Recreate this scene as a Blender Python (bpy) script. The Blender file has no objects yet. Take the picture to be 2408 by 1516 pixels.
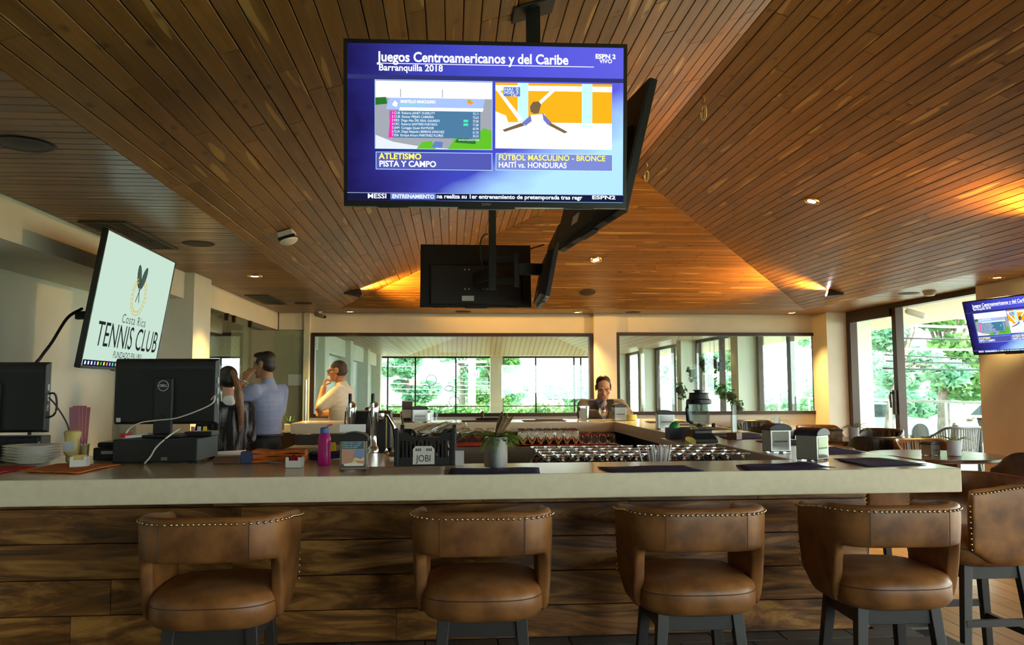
import bpy, bmesh, math, random
from mathutils import Vector, Matrix
random.seed(7)
R = math.radians
SC = bpy.context.scene
COL = SC.collection

# ------------------------------------------------------------------ camera, sky, exposure
cam_d = bpy.data.cameras.new('camera')
cam_d.sensor_width = 36.0
cam_d.lens = 36.0 * 1880.0 / 2408.0
cam_d.clip_start = 0.05
cam_d.clip_end = 400.0
cam = bpy.data.objects.new('camera', cam_d)
COL.objects.link(cam)
def cam_axes(pitch, yaw, roll):
    p, y, r = R(pitch), R(yaw), R(roll)
    f = Vector((math.sin(y)*math.cos(p), math.cos(y)*math.cos(p), math.sin(p)))
    rt = Vector((math.cos(y), -math.sin(y), 0.0))
    dn = f.cross(rt)
    right = rt*math.cos(r) + dn*math.sin(r)
    down = -rt*math.sin(r) + dn*math.cos(r)
    return right, -down, -f
ax = cam_axes(4.58, 4.29, 0.185)
cam.matrix_world = Matrix(((ax[0].x, ax[1].x, ax[2].x, 0.0), (ax[0].y, ax[1].y, ax[2].y, 0.0),
                           (ax[0].z, ax[1].z, ax[2].z, 1.43), (0, 0, 0, 1)))
SC.camera = cam

world = bpy.data.worlds.new('world')
SC.world = world
world.use_nodes = True
wn = world.node_tree.nodes
wn['Background'].inputs[0].default_value = (0.92, 0.98, 1.0, 1)
wn['Background'].inputs[1].default_value = 6.3
SC.view_settings.view_transform = 'Standard'
SC.view_settings.look = 'None'
SC.view_settings.gamma = 1.0
SC.view_settings.use_curve_mapping = False
SC.view_settings.exposure = 1.08
SC.cycles.transparent_max_bounces = 24
SC.cycles.max_bounces = 10
SC.cycles.diffuse_bounces = 5
SC.cycles.glossy_bounces = 4
SC.cycles.caustics_reflective = False
SC.cycles.caustics_refractive = False
SC.cycles.sample_clamp_indirect = 6.0

def sun(name, rot, energy, color, angle):
    d = bpy.data.lights.new(name, 'SUN'); d.energy = energy; d.color = color; d.angle = angle
    o = bpy.data.objects.new(name, d); o.rotation_euler = rot; COL.objects.link(o); return o
sun('sun', (R(52), 0, R(70)), 4.0, (1.0, 0.96, 0.88), R(12))

# ------------------------------------------------------------------ materials
MATS = {}
def mat(name, col, rough=0.5, metal=0.0, spec=0.5, emit=None, es=1.0, coat=0.0, alpha=1.0, trans=0.0, ior=1.45, sheen=0.0):
    m = bpy.data.materials.new(name); m.use_nodes = True
    b = m.node_tree.nodes['Principled BSDF']
    b.inputs['Base Color'].default_value = (*col, 1)
    b.inputs['Roughness'].default_value = rough
    b.inputs['Metallic'].default_value = metal
    b.inputs['Specular IOR Level'].default_value = spec
    b.inputs['IOR'].default_value = ior
    if emit:
        b.inputs['Emission Color'].default_value = (*emit, 1)
        b.inputs['Emission Strength'].default_value = es
    if coat: b.inputs['Coat Weight'].default_value = coat; b.inputs['Coat Roughness'].default_value = 0.12
    if trans: b.inputs['Transmission Weight'].default_value = trans
    if sheen: b.inputs['Sheen Weight'].default_value = sheen
    MATS[name] = m
    return m
class NT:
    def __init__(s, m): s.t = m.node_tree; s.n = s.t.nodes; s.l = s.t.links
    def add(s, typ, **kw):
        n = s.n.new(typ)
        for k, v in kw.items():
            if hasattr(n, k): setattr(n, k, v)
        return n
    def link(s, a, b): s.l.new(a, b)
def ramp(nt, stops):
    r = nt.add('ShaderNodeValToRGB'); e = r.color_ramp.elements
    while len(e) < len(stops): e.new(0.5)
    for i, (p, c) in enumerate(stops): e[i].position = p; e[i].color = (*c, 1)
    return r
def mixc(nt, a, b, fac, mode='MIX'):
    m = nt.add('ShaderNodeMix', data_type='RGBA', blend_type=mode)
    if isinstance(fac, (int, float)): m.inputs[0].default_value = fac
    else: nt.link(fac, m.inputs[0])
    for s, i in ((a, 6), (b, 7)):
        if isinstance(s, tuple): m.inputs[i].default_value = (*s, 1)
        else: nt.link(s, m.inputs[i])
    return m.outputs[2]
def math_n(nt, op, a, b=0.0, clamp=False):
    m = nt.add('ShaderNodeMath', operation=op, use_clamp=clamp)
    for s, i in ((a, 0), (b, 1)):
        if isinstance(s, (int, float)): m.inputs[i].default_value = s
        else: nt.link(s, m.inputs[i])
    return m.outputs[0]
def board_wood(name, dark, mid, light, scale=(0.9, 16, 16), rough=(0.28, 0.5), streak=None, knots=True, vary=0.75, bump=0.15, spec=0.5, swirl=0.4, tone=0.5, band=(0.28, 0.5, 0.75)):
    """wood whose grain runs along local X; every board its own tone (object random)"""
    m = mat(name, mid); nt = NT(m); b = nt.n['Principled BSDF']
    tc = nt.add('ShaderNodeTexCoord'); oi = nt.add('ShaderNodeObjectInfo')
    off = nt.add('ShaderNodeVectorMath', operation='SCALE'); off.inputs['Scale'].default_value = 37.0
    cmb = nt.add('ShaderNodeCombineXYZ')
    nt.link(oi.outputs['Random'], cmb.inputs[0]); nt.link(oi.outputs['Random'], cmb.inputs[1])
    nt.link(cmb.outputs[0], off.inputs[0])
    ad = nt.add('ShaderNodeVectorMath', operation='ADD')
    nt.link(tc.outputs['Object'], ad.inputs[0]); nt.link(off.outputs[0], ad.inputs[1])
    mp = nt.add('ShaderNodeMapping'); mp.inputs['Scale'].default_value = scale
    nt.link(ad.outputs[0], mp.inputs[0])
    n1 = nt.add('ShaderNodeTexNoise'); n1.inputs['Scale'].default_value = 1.6; n1.inputs['Detail'].default_value = 6; n1.inputs['Roughness'].default_value = 0.62; n1.inputs['Distortion'].default_value = swirl
    nt.link(mp.outputs[0], n1.inputs['Vector'])
    r1 = ramp(nt, [(band[0], dark), (band[1], mid), (band[2], light)]); nt.link(n1.outputs['Fac'], r1.inputs[0])
    # tone of the single board
    r2 = ramp(nt, [(0.0, tuple(c*(1-vary*0.55) for c in mid)), (0.5, mid), (1.0, tuple(min(1, c*(1+vary*0.75)) for c in mid))])
    nt.link(oi.outputs['Random'], r2.inputs[0])
    c = mixc(nt, r1.outputs[0], r2.outputs[0], tone)
    if streak:
        mp2 = nt.add('ShaderNodeMapping'); mp2.inputs['Scale'].default_value = (0.8, 9, 9); nt.link(ad.outputs[0], mp2.inputs[0])
        n2 = nt.add('ShaderNodeTexNoise'); n2.inputs['Scale'].default_value = 1.3; n2.inputs['Detail'].default_value = 1.5; nt.link(mp2.outputs[0], n2.inputs['Vector'])
        rs = ramp(nt, [(0.655, (0, 0, 0)), (0.68, (1, 1, 1))]); nt.link(n2.outputs['Fac'], rs.inputs[0])
        c = mixc(nt, c, streak, math_n(nt, 'MULTIPLY', rs.outputs[0], 0.75))
    if knots:
        mp3 = nt.add('ShaderNodeMapping'); mp3.inputs['Scale'].default_value = (4.0, 9, 9); nt.link(ad.outputs[0], mp3.inputs[0])
        vo = nt.add('ShaderNodeTexVoronoi'); vo.inputs['Scale'].default_value = 1.0; vo.inputs['Randomness'].default_value = 1.0; nt.link(mp3.outputs[0], vo.inputs['Vector'])
        rk = ramp(nt, [(0.06, (1, 1, 1)), (0.2, (0, 0, 0))]); nt.link(vo.outputs['Distance'], rk.inputs[0])
        c = mixc(nt, c, tuple(x*0.3 for x in dark), math_n(nt, 'MULTIPLY', rk.outputs[0], 0.7))
    nt.link(c, b.inputs['Base Color'])
    rr = nt.add('ShaderNodeMapRange'); rr.inputs[3].default_value = rough[0]; rr.inputs[4].default_value = rough[1]
    nt.link(n1.outputs['Fac'], rr.inputs[0]); nt.link(rr.outputs[0], b.inputs['Roughness'])
    b.inputs['Specular IOR Level'].default_value = spec
    bp = nt.add('ShaderNodeBump'); bp.inputs['Strength'].default_value = bump; bp.inputs['Distance'].default_value = 0.002
    nt.link(n1.outputs['Fac'], bp.inputs['Height']); nt.link(bp.outputs[0], b.inputs['Normal'])
    return m
def noisy(name, c1, c2, scale=8.0, rough=0.6, bump=0.0, metal=0.0, detail=4, coat=0.0, mapping=None, lo=0.35, hi=0.65, spec=0.5, bdist=0.004):
    m = mat(name, c1, rough=rough, metal=metal, coat=coat, spec=spec); nt = NT(m); b = nt.n['Principled BSDF']
    tc = nt.add('ShaderNodeTexCoord'); v = tc.outputs['Object']
    if mapping:
        mp = nt.add('ShaderNodeMapping'); mp.inputs['Scale'].default_value = mapping; nt.link(v, mp.inputs[0]); v = mp.outputs[0]
    n = nt.add('ShaderNodeTexNoise'); n.inputs['Scale'].default_value = scale; n.inputs['Detail'].default_value = detail; nt.link(v, n.inputs['Vector'])
    r = ramp(nt, [(lo, c1), (hi, c2)]); nt.link(n.outputs['Fac'], r.inputs[0]); nt.link(r.outputs[0], b.inputs['Base Color'])
    if bump:
        bp = nt.add('ShaderNodeBump'); bp.inputs['Strength'].default_value = bump; bp.inputs['Distance'].default_value = bdist
        nt.link(n.outputs['Fac'], bp.inputs['Height']); nt.link(bp.outputs[0], b.inputs['Normal'])
    return m
def pane_mat(name, tint, refl=1.0, rough=0.0, base=0.04, power=5.0):
    """clear sheet: lets light straight through, mirrors a little like window glass"""
    m = bpy.data.materials.new(name); m.use_nodes = True; nt = NT(m)
    for n in list(nt.n): nt.n.remove(n)
    out = nt.add('ShaderNodeOutputMaterial'); tr = nt.add('ShaderNodeBsdfTransparent'); gl = nt.add('ShaderNodeBsdfGlossy'); mx = nt.add('ShaderNodeMixShader'); fr = nt.add('ShaderNodeLayerWeight')
    tr.inputs[0].default_value = (*tint, 1); gl.inputs['Roughness'].default_value = rough; gl.inputs[0].default_value = (0.95, 1, 0.98, 1)
    fr.inputs[0].default_value = 0.5
    f = math_n(nt, 'MULTIPLY', math_n(nt, 'POWER', fr.outputs['Facing'], power), 0.96*refl*0.55)
    f = math_n(nt, 'ADD', f, base*0.55, clamp=True)
    nt.link(f, mx.inputs[0]); nt.link(tr.outputs[0], mx.inputs[1]); nt.link(gl.outputs[0], mx.inputs[2]); nt.link(mx.outputs[0], out.inputs[0])
    MATS[name] = m
    return m
def emis(name, col, s=1.0):
    m = bpy.data.materials.new(name); m.use_nodes = True; nt = NT(m)
    for n in list(nt.n): nt.n.remove(n)
    out = nt.add('ShaderNodeOutputMaterial'); e = nt.add('ShaderNodeEmission'); e.inputs[0].default_value = (*col, 1); e.inputs[1].default_value = s
    nt.link(e.outputs[0], out.inputs[0]); MATS[name] = m
    return m

# ------------------------------------------------------------------ mesh helpers
class MB:
    def __init__(s): s.v = []; s.f = []; s.mi = []; s.cur = 0
    def _add(s, vs, fs, M=None):
        o = len(s.v)
        if M is not None: vs = [M @ Vector(v) for v in vs]
        s.v += [tuple(v) for v in vs]; s.f += [tuple(i+o for i in f) for f in fs]; s.mi += [s.cur]*len(fs)
        return s
    def box(s, x0, x1, y0, y1, z0, z1, M=None):
        v = [(x0,y0,z0),(x1,y0,z0),(x1,y1,z0),(x0,y1,z0),(x0,y0,z1),(x1,y0,z1),(x1,y1,z1),(x0,y1,z1)]
        return s._add(v, [(0,3,2,1),(4,5,6,7),(0,1,5,4),(1,2,6,5),(2,3,7,6),(3,0,4,7)], M)
    def bar(s, p0, p1, w, h, up=(0,0,1), w1=None, h1=None):
        """box beam from p0 to p1, w wide, h along up; may taper"""
        p0, p1 = Vector(p0), Vector(p1); d = (p1-p0).normalized(); u = Vector(up)
        if abs(d.dot(u)) > 0.98: u = Vector((0,1,0))
        sd = d.cross(u).normalized(); u = sd.cross(d).normalized(); w1 = w if w1 is None else w1; h1 = h if h1 is None else h1
        v = []
        for p, a, b in ((p0, w/2, h/2), (p1, w1/2, h1/2)):
            v += [p-sd*a-u*b, p+sd*a-u*b, p+sd*a+u*b, p-sd*a+u*b]
        return s._add(v, [(0,3,2,1),(4,5,6,7),(0,1,5,4),(1,2,6,5),(2,3,7,6),(3,0,4,7)])
    def tube(s, pts, r, seg=8, close=False):
        pts = [Vector(p) for p in pts]; n = len(pts); o = len(s.v); rings = []
        for i, p in enumerate(pts):
            if close: t = pts[(i+1) % n]-pts[i-1]
            else: t = pts[min(i+1, n-1)]-pts[max(i-1, 0)]
            t.normalize()
            u = Vector((0,0,1)) if abs(t.z) < 0.95 else Vector((1,0,0))
            a = t.cross(u).normalized(); b = a.cross(t).normalized()
            rr = r[i] if isinstance(r, (list, tuple)) else r
            rings.append([p+a*rr*math.cos(2*math.pi*k/seg)+b*rr*math.sin(2*math.pi*k/seg) for k in range(seg)])
        vs = [v for g in rings for v in g]; fs = []
        for i in range(n if close else n-1):
            j = (i+1) % n
            for k in range(seg):
                l = (k+1) % seg
                fs.append((i*seg+k, i*seg+l, j*seg+l, j*seg+k))
        if not close:
            fs.append(tuple(range(seg))); fs.append(tuple((n-1)*seg+k for k in reversed(range(seg))))
        return s._add(vs, fs)
    def lathe(s, prof, seg=20, c=(0,0,0), M=None, sx=1.0, sy=1.0):
        vs = []; fs = []; n = len(prof)
        for r, z in prof:
            for k in range(seg):
                a = 2*math.pi*k/seg; vs.append((c[0]+r*sx*math.cos(a), c[1]+r*sy*math.sin(a), c[2]+z))
        for i in range(n-1):
            for k in range(seg):
                l = (k+1) % seg; fs.append((i*seg+k, i*seg+l, (i+1)*seg+l, (i+1)*seg+k))
        if prof[0][0] > 1e-5: fs.append(tuple(reversed(range(seg))))
        if prof[-1][0] > 1e-5: fs.append(tuple((n-1)*seg+k for k in range(seg)))
        return s._add(vs, fs, M)
    def ell(s, c, r, seg=14, rings=8, M=None):
        prof = [(math.sin(math.pi*i/rings), -math.cos(math.pi*i/rings)) for i in range(rings+1)]
        vs = []; fs = []
        for a, z in prof:
            for k in range(seg):
                t = 2*math.pi*k/seg; vs.append(Vector((r[0]*a*math.cos(t), r[1]*a*math.sin(t), r[2]*z)))
        if M is not None: vs = [M.to_3x3() @ v for v in vs]
        vs = [v+Vector(c) for v in vs]
        for i in range(rings):
            for k in range(seg):
                l = (k+1) % seg; fs.append((i*seg+k, i*seg+l, (i+1)*seg+l, (i+1)*seg+k))
        return s._add(vs, fs)
    def cap(s, p0, p1, r0, r1, seg=14):
        """tapered limb with round ends"""
        p0, p1 = Vector(p0), Vector(p1); d = p1-p0; L = d.length; d.normalize()
        q = Vector((0,0,1)).rotation_difference(d).to_matrix()
        prof = [(r0*math.sin(a), -r0*math.cos(a)) for a in (0.05, 0.5, 1.0, 1.57)] + [(r1*math.cos(a), L+r1*math.sin(a)) for a in (0, 0.55, 1.1, 1.52)]
        vs = []; fs = []; n = len(prof)
        for r, z in prof:
            for k in range(seg):
                t = 2*math.pi*k/seg; vs.append(q @ Vector((r*math.cos(t), r*math.sin(t), z)) + p0)
        for i in range(n-1):
            for k in range(seg):
                l = (k+1) % seg; fs.append((i*seg+k, i*seg+l, (i+1)*seg+l, (i+1)*seg+k))
        fs.append(tuple(reversed(range(seg)))); fs.append(tuple((n-1)*seg+k for k in range(seg)))
        return s._add(vs, fs)
    def prism(s, poly, z0, z1, M=None):
        n = len(poly); v = [(x, y, z0) for x, y in poly]+[(x, y, z1) for x, y in poly]
        f = [tuple(reversed(range(n))), tuple(range(n, 2*n))]+[(i, (i+1) % n, n+(i+1) % n, n+i) for i in range(n)]
        return s._add(v, f, M)
    def quad(s, a, b, c, d): return s._add([a, b, c, d], [(0, 1, 2, 3)])
    def mesh(s, name):
        me = bpy.data.meshes.new(name); me.from_pydata(s.v, [], s.f)
        if any(s.mi): me.polygons.foreach_set('material_index', s.mi)
        me.update(); return me
    def build(s, name, m, parent=None, loc=(0,0,0), rot=(0,0,0), smooth=False, bevel=0.0, sub=0, kind=None, label=None, fix=True):
        me = s.mesh(name)
        if fix:
            bm = bmesh.new(); bm.from_mesh(me); bmesh.ops.recalc_face_normals(bm, faces=bm.faces); bm.to_mesh(me); bm.free()
        return obj(name, me, m, parent, loc, rot, smooth, bevel, sub, kind, label)
def obj(name, me, m, parent=None, loc=(0,0,0), rot=(0,0,0), smooth=False, bevel=0.0, sub=0, kind=None, label=None):
    if not me.materials:
        for x in (m if isinstance(m, (list, tuple)) else [m]): me.materials.append(MATS[x] if isinstance(x, str) else x)
    if smooth is True: me.polygons.foreach_set('use_smooth', [True]*len(me.polygons))
    o = bpy.data.objects.new(name, me); COL.objects.link(o)
    o.location = loc; o.rotation_euler = rot
    if parent is not None: o.parent = parent
    if bevel:
        b = o.modifiers.new('bevel', 'BEVEL'); b.width = bevel; b.segments = 2; b.limit_method = 'ANGLE'; b.angle_limit = R(40)
    if sub:
        u = o.modifiers.new('subdivision', 'SUBSURF'); u.levels = sub; u.render_levels = sub
    if smooth == 'auto':
        me.polygons.foreach_set('use_smooth', [True]*len(me.polygons))
        try:
            me.set_sharp_from_angle(angle=R(38))
        except Exception: pass
    if kind: o['kind'] = kind
    if label: o['label'] = label
    return o
def tag(o, label, cat, group=None, kind=None):
    o['label'] = label; o['category'] = cat
    if group: o['group'] = group
    if kind: o['kind'] = kind
    return o
def thing(name, label, cat, loc=(0,0,0), rotz=0.0, group=None, rot=None):
    o = bpy.data.objects.new(name, None); COL.objects.link(o); o.empty_display_size = 0.1
    o.location = loc; o.rotation_euler = rot if rot else (0, 0, rotz)
    return tag(o, label, cat, group)
def struct(name, mb, m, parent=None, smooth=False, bevel=0.0, label=None, cat=None):
    o = mb.build(name, m, parent, smooth=smooth, bevel=bevel)
    if parent is None: o['kind'] = 'structure'
    if label: o['label'] = label
    return o
def dup(root, loc, rotz=0.0, label=None, group=None, scale=None):
    r = root.copy(); COL.objects.link(r); r.location = loc; r.rotation_euler = (0, 0, rotz)
    if scale: r.scale = scale if isinstance(scale, tuple) else (scale,)*3
    if label: r['label'] = label
    if group: r['group'] = group
    for ch in list(root.children):
        c = ch.copy(); COL.objects.link(c); c.parent = r
        for g in ch.children:
            d = g.copy(); COL.objects.link(d); d.parent = c
    return r
def text_mesh(txt, size=1.0, align='LEFT', extrude=0.0, bold=0.0, sx=1.0, space=1.0):
    cu = bpy.data.curves.new('lettering', 'FONT'); cu.body = txt; cu.size = size; cu.align_x = align; cu.extrude = extrude; cu.offset = bold; cu.space_character = space; cu.resolution_u = 3
    o = bpy.data.objects.new('lettering', cu); COL.objects.link(o)
    dg = bpy.context.evaluated_depsgraph_get(); dg.update()
    me = bpy.data.meshes.new_from_object(o.evaluated_get(dg))
    bpy.data.objects.remove(o); bpy.data.curves.remove(cu)
    if sx != 1.0:
        for v in me.vertices: v.co.x *= sx
    me.materials.clear()
    return me
def remesh(mb, name, voxel=0.008, smooth_it=2):
    """fuse overlapping volumes into one continuous skin"""
    me = mb.mesh(name); o = bpy.data.objects.new(name, me); COL.objects.link(o)
    bm = bmesh.new(); bm.from_mesh(me); bmesh.ops.recalc_face_normals(bm, faces=bm.faces); bm.to_mesh(me); bm.free()
    r = o.modifiers.new('remesh', 'REMESH'); r.mode = 'VOXEL'; r.voxel_size = voxel; r.use_smooth_shade = True
    if smooth_it:
        s = o.modifiers.new('smooth', 'SMOOTH'); s.iterations = smooth_it; s.factor = 0.5
    dg = bpy.context.evaluated_depsgraph_get(); dg.update()
    out = bpy.data.meshes.new_from_object(o.evaluated_get(dg)); out.materials.clear(); out.name = name
    bpy.data.objects.remove(o); bpy.data.meshes.remove(me)
    out.polygons.foreach_set('use_smooth', [True]*len(out.polygons))
    return out
def curve(pts, n=5):
    """smooth path through the given points"""
    P = [Vector(p) for p in pts]; P = [P[0]*2-P[1]]+P+[P[-1]*2-P[-2]]; out = []
    for i in range(1, len(P)-2):
        for k in range(n):
            t = k/n; a, b, c, d = P[i-1], P[i], P[i+1], P[i+2]
            out.append(.5*((2*b)+(c-a)*t+(2*a-5*b+4*c-d)*t*t+(3*b-a-3*c+d)*t**3))
    return out+[P[-2]]
def spot(name, loc, aim, power, col, size=70, blend=0.6, radius=0.03, parent=None):
    d = bpy.data.lights.new(name, 'SPOT'); d.energy = power; d.color = col; d.spot_size = R(size); d.spot_blend = blend; d.shadow_soft_size = radius
    o = bpy.data.objects.new(name, d); COL.objects.link(o); o.location = loc
    o.rotation_euler = Vector(aim).to_track_quat('-Z', 'Y').to_euler()
    if parent is not None: o.parent = parent
    return o
# ------------------------------------------------------------------ shared materials of the building
board_wood('ceiling_teak', (0.095, 0.036, 0.007), (0.25, 0.108, 0.022), (0.46, 0.235, 0.062), streak=(0.62, 0.36, 0.10), rough=(0.27, 0.42), vary=0.7)
mat('groove', (0.030, 0.011, 0.004), 0.9)
noisy('plaster', (0.66, 0.61, 0.49), (0.70, 0.645, 0.52), 3.0, 0.85)
noisy('plaster_grey', (0.64, 0.67, 0.58), (0.68, 0.71, 0.62), 3.0, 0.85)
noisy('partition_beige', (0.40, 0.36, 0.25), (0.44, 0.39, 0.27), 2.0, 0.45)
mat('bronze_frame', (0.040, 0.022, 0.014), 0.4, 0.3)
mat('bronze_frame_thin', (0.030, 0.018, 0.013), 0.45, 0.2)
pane_mat('window_pane', (0.965, 0.992, 0.978), 1.0)
pane_mat('green_pane', (0.90, 0.975, 0.945), 1.3)
pane_mat('interior_pane', (0.93, 0.985, 0.965), 1.6, base=0.07)
board_wood('floor_oak', (0.28, 0.155, 0.055), (0.46, 0.27, 0.105), (0.60, 0.38, 0.17), scale=(0.8, 9, 9), rough=(0.22, 0.40), vary=0.35, knots=False)
noisy('slate_tile', (0.060, 0.062, 0.058), (0.12, 0.12, 0.11), 5.0, 0.45, bump=0.25)
mat('grout', (0.02, 0.02, 0.02), 0.9)
board_wood('pale_ceiling', (0.42, 0.29, 0.16), (0.56, 0.42, 0.25), (0.66, 0.52, 0.34), scale=(0.5, 10.0, 10.0), rough=(0.35, 0.5), vary=0.1, knots=False)

H = 2.65
XL, XR, XM = -1.73, 5.70, 1.985
YB, YA, ZR = 12.50, 8.60, 3.825
YF, YW = -3.4, 13.40            # wall behind the camera, wall with the two big windows
WL, WR = -2.83, 6.60
PITCH = 0.0935

def board(parent, org, xd, yd, a0, b0, a1, b1, w, t=0.014, c=0.003, m='ceiling_teak', name='plank'):
    """one tongue-and-groove board; xd runs along it, yd across it, its chamfered face looks along -(xd x yd)"""
    xd, yd = Vector(xd).normalized(), Vector(yd).normalized(); zd = xd.cross(yd)
    mid = (a0+b0+a1+b1)/4; cy = w/2
    def V(x, y, z): return (x-mid, y-cy, z)
    v = [V(a0+c, c, 0), V(b0-c, c, 0), V(b1-c, w-c, 0), V(a1+c, w-c, 0), V(a0, 0, c), V(b0, 0, c), V(b1, w, c), V(a1, w, c),
         V(a0, 0, t), V(b0, 0, t), V(b1, w, t), V(a1, w, t)]
    f = [(3, 2, 1, 0), (0, 1, 5, 4), (1, 2, 6, 5), (2, 3, 7, 6), (3, 0, 4, 7), (4, 5, 9, 8), (5, 6, 10, 9), (6, 7, 11, 10), (7, 4, 8, 11), (8, 9, 10, 11)]
    me = bpy.data.meshes.new(name); me.from_pydata(v, [], f); me.materials.append(MATS[m])
    o = bpy.data.objects.new(name, me); COL.objects.link(o)
    p = Vector(org)+xd*mid+yd*cy
    o.matrix_world = Matrix(((xd.x, yd.x, zd.x, p.x), (xd.y, yd.y, zd.y, p.y), (xd.z, yd.z, zd.z, p.z), (0, 0, 0, 1)))
    o.parent = parent
    return o
def cuts(a, b, lo, hi, rng):
    """random butt joints between a and b"""
    out = [a]; x = a+rng.uniform(lo*0.4, hi)
    while x < b-lo*0.5: out.append(x); x += rng.uniform(lo, hi)
    out.append(b); return out
rng = random.Random(3)
GAP = 0.0045
th = math.atan2(ZR-H, XM-XL); ph = math.atan2(ZR-H, YB-YA)
def slope_side(sgn):
    """left (sgn 1) or right (sgn -1) pitch of the vault, boards running away from the camera"""
    x0 = XL if sgn > 0 else XR
    b = MB(); e = 0.02
    def up(x, y, z): return (x - sgn*math.sin(th)*0 , y, z+e)
    b.quad(up(x0, YF, H), up(x0, YB, H), up(XM, YA, ZR), up(XM, YF, ZR))
    root = b.build('ceiling', 'groove', fix=False); root['kind'] = 'structure'
    root['label'] = 'sloping pitch of the wooden vault'
    n = int((XM-XL)/math.cos(th)/PITCH)
    yd = Vector((sgn*math.cos(th), 0, math.sin(th))); xd = Vector((0, -sgn, 0))
    for i in range(n+1):
        d0 = i*PITCH; d1 = min(d0+PITCH-GAP, (XM-XL)/math.cos(th)-0.002)
        if d1-d0 < 0.01: continue
        def yh(d): return YB - d*math.cos(th)*(YB-YA)/(XM-XL)
        ends = cuts(YF, yh((d0+d1)/2), 1.0, 2.6, rng); ends = [ends[0]]+[e_ for e_ in ends[1:-1] if e_ > 2.2]+[ends[-1]]
        for k in range(len(ends)-1):
            s0, s1 = ends[k]+0.0008, ends[k+1]-0.0008
            last = k == len(ends)-2
            e0, e1 = (yh(d0)-0.002, yh(d1)-0.002) if last else (s1, s1)
            org = (x0+sgn*d0*math.cos(th), 0, H+d0*math.sin(th))
            jit = rng.uniform(-0.0012, 0.0012)
            org = (org[0], org[1], org[2]+jit)
            if sgn > 0: board(root, org, xd, yd, -e0, -s0, -e1, -s0, d1-d0)
            else: board(root, org, xd, yd, s0, e0, s0, e1, d1-d0)
    return root
slope_side(1); slope_side(-1)
# pitch at the far end, boards running across
b = MB(); b.quad((XL, YB, H+.02), (XR, YB, H+.02), (XM, YA, ZR+.02), (XM, YA, ZR+.02)); b.f = [(0, 1, 2)]; b.mi = [0]
root = b.build('ceiling', 'groove', fix=False); root['kind'] = 'structure'; root['label'] = 'far hip of the wooden vault'
for i in range(int((YB-YA)/math.cos(ph)/PITCH)):
    d0 = i*PITCH; d1 = d0+PITCH-GAP
    def xs(d):
        k = d*math.cos(ph)*(XM-XL)/(YB-YA); return XL+k+0.002, XR-k-0.002
    (l0, r0), (l1, r1) = xs(d0), xs(d1)
    if r1-l1 < 0.1: break
    ends = cuts((l0+l1)/2, (r0+r1)/2, 0.9, 2.4, rng)
    for k in range(len(ends)-1):
        s0, s1 = ends[k]+.0008, ends[k+1]-.0008
        a0, a1 = (l0, l1) if k == 0 else (s0, s0); b0, b1 = (r0, r1) if k == len(ends)-2 else (s1, s1)
        board(root, (0, YB-d0*math.cos(ph), H+d0*math.sin(ph)+rng.uniform(-.001, .001)), (1, 0, 0), (0, -math.cos(ph), math.sin(ph)), a0, b0, a1, b1, d1-d0) if False else \
        board(root, (0, YB-d0*math.cos(ph), H+d0*math.sin(ph)+rng.uniform(-.001, .001)), (-1, 0, 0), (0, -math.cos(ph), math.sin(ph)), -b0, -a0, -b1, -a1, d1-d0)
def soffit(x0, x1, y0, y1, back=None, label=''):
    b = MB(); b.box(x0, x1, back if back is not None else y0, y1, H+0.012, H+0.06)
    r = b.build('ceiling', 'groove'); r['kind'] = 'structure'; r['label'] = label
    y = y0
    while y < y1-0.02:
        w = min(PITCH-GAP, y1-y)
        L = x1-x0
        ends = [x0, x1] if L < 2 else cuts(x0, x1, 1.2, 2.6, rng)
        for k in range(len(ends)-1):
            board(r, (0, y, H+rng.uniform(-.0008, .0008)), (1, 0, 0), (0, 1, 0), ends[k], ends[k+1]-.001, ends[k], ends[k+1]-.001, w)
        y += PITCH
    return r
soffit(WL-0.05, XL, 2.4, YW, YF, 'flat boarded soffit along the service wall')
soffit(XR, WR+0.15, 6.4, YW, YF, 'flat boarded soffit along the glazed wall')
soffit(XL, XR, YB, YW, None, 'flat boarded soffit above the two wide windows')
# fascia closing the slot under the far hip
# ------------------------------------------------------------------ walls
b = MB()
b.box(WL-0.25, WL, YF, 8.65, 2.37, H); b.box(WL-0.25, WL-0.02, 9.25, YW, 2.37, H)
struct('trim_1', b, 'plaster', label='long plaster beam over the service openings')
b = MB(); b.box(WL-0.45, -2.73, 8.65, 9.25, 0, H-0.001); struct('trim_2', b, 'plaster', label='plaster pier at the end of the service recess')
b = MB(); b.box(-3.75, -3.55, YF, 9.0, 0, 2.6); b.box(-3.55, -3.2, 4.2, 5.62, 0, 2.37); b.box(-3.55, WL-0.25, YF, 9.0, 2.37, 2.6)
struct('wall_left', b, 'plaster_grey', label='recessed plaster wall behind the service counter')
# wall with the windows
W1 = (-2.31, 2.37, 0.935, 2.325); W2 = (2.77, 6.30, 0.945, 2.34)
b = MB()
b.box(WL-0.6, W1[0], YW, YW+0.15, 0, H); b.box(W1[0], W1[1], YW, YW+.15, 0, W1[2]); b.box(W1[0], W1[1], YW, YW+.15, W1[3], H)
b.box(W1[1], W2[0], YW, YW+.15, 0, H); b.box(W2[0], W2[1], YW, YW+.15, 0, W2[2]); b.box(W2[0], W2[1], YW, YW+.15, W2[3], H); b.box(W2[1], WR+.3, YW, YW+.15, 0, H)
struct('wall_back', b, 'plaster', label='plaster wall with two wide windows')
b = MB(); b.box(2.38, 2.76, YW-0.12, YW, 0, H-.001); struct('trim_3', b, 'plaster', label='pier between the two wide windows')
b = MB(); b.box(-2.83, -2.37, YW-0.10, YW, 2.37, H-.001); b.box(-2.42, -2.33, YW-.14, YW, 0, H-.001)
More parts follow.
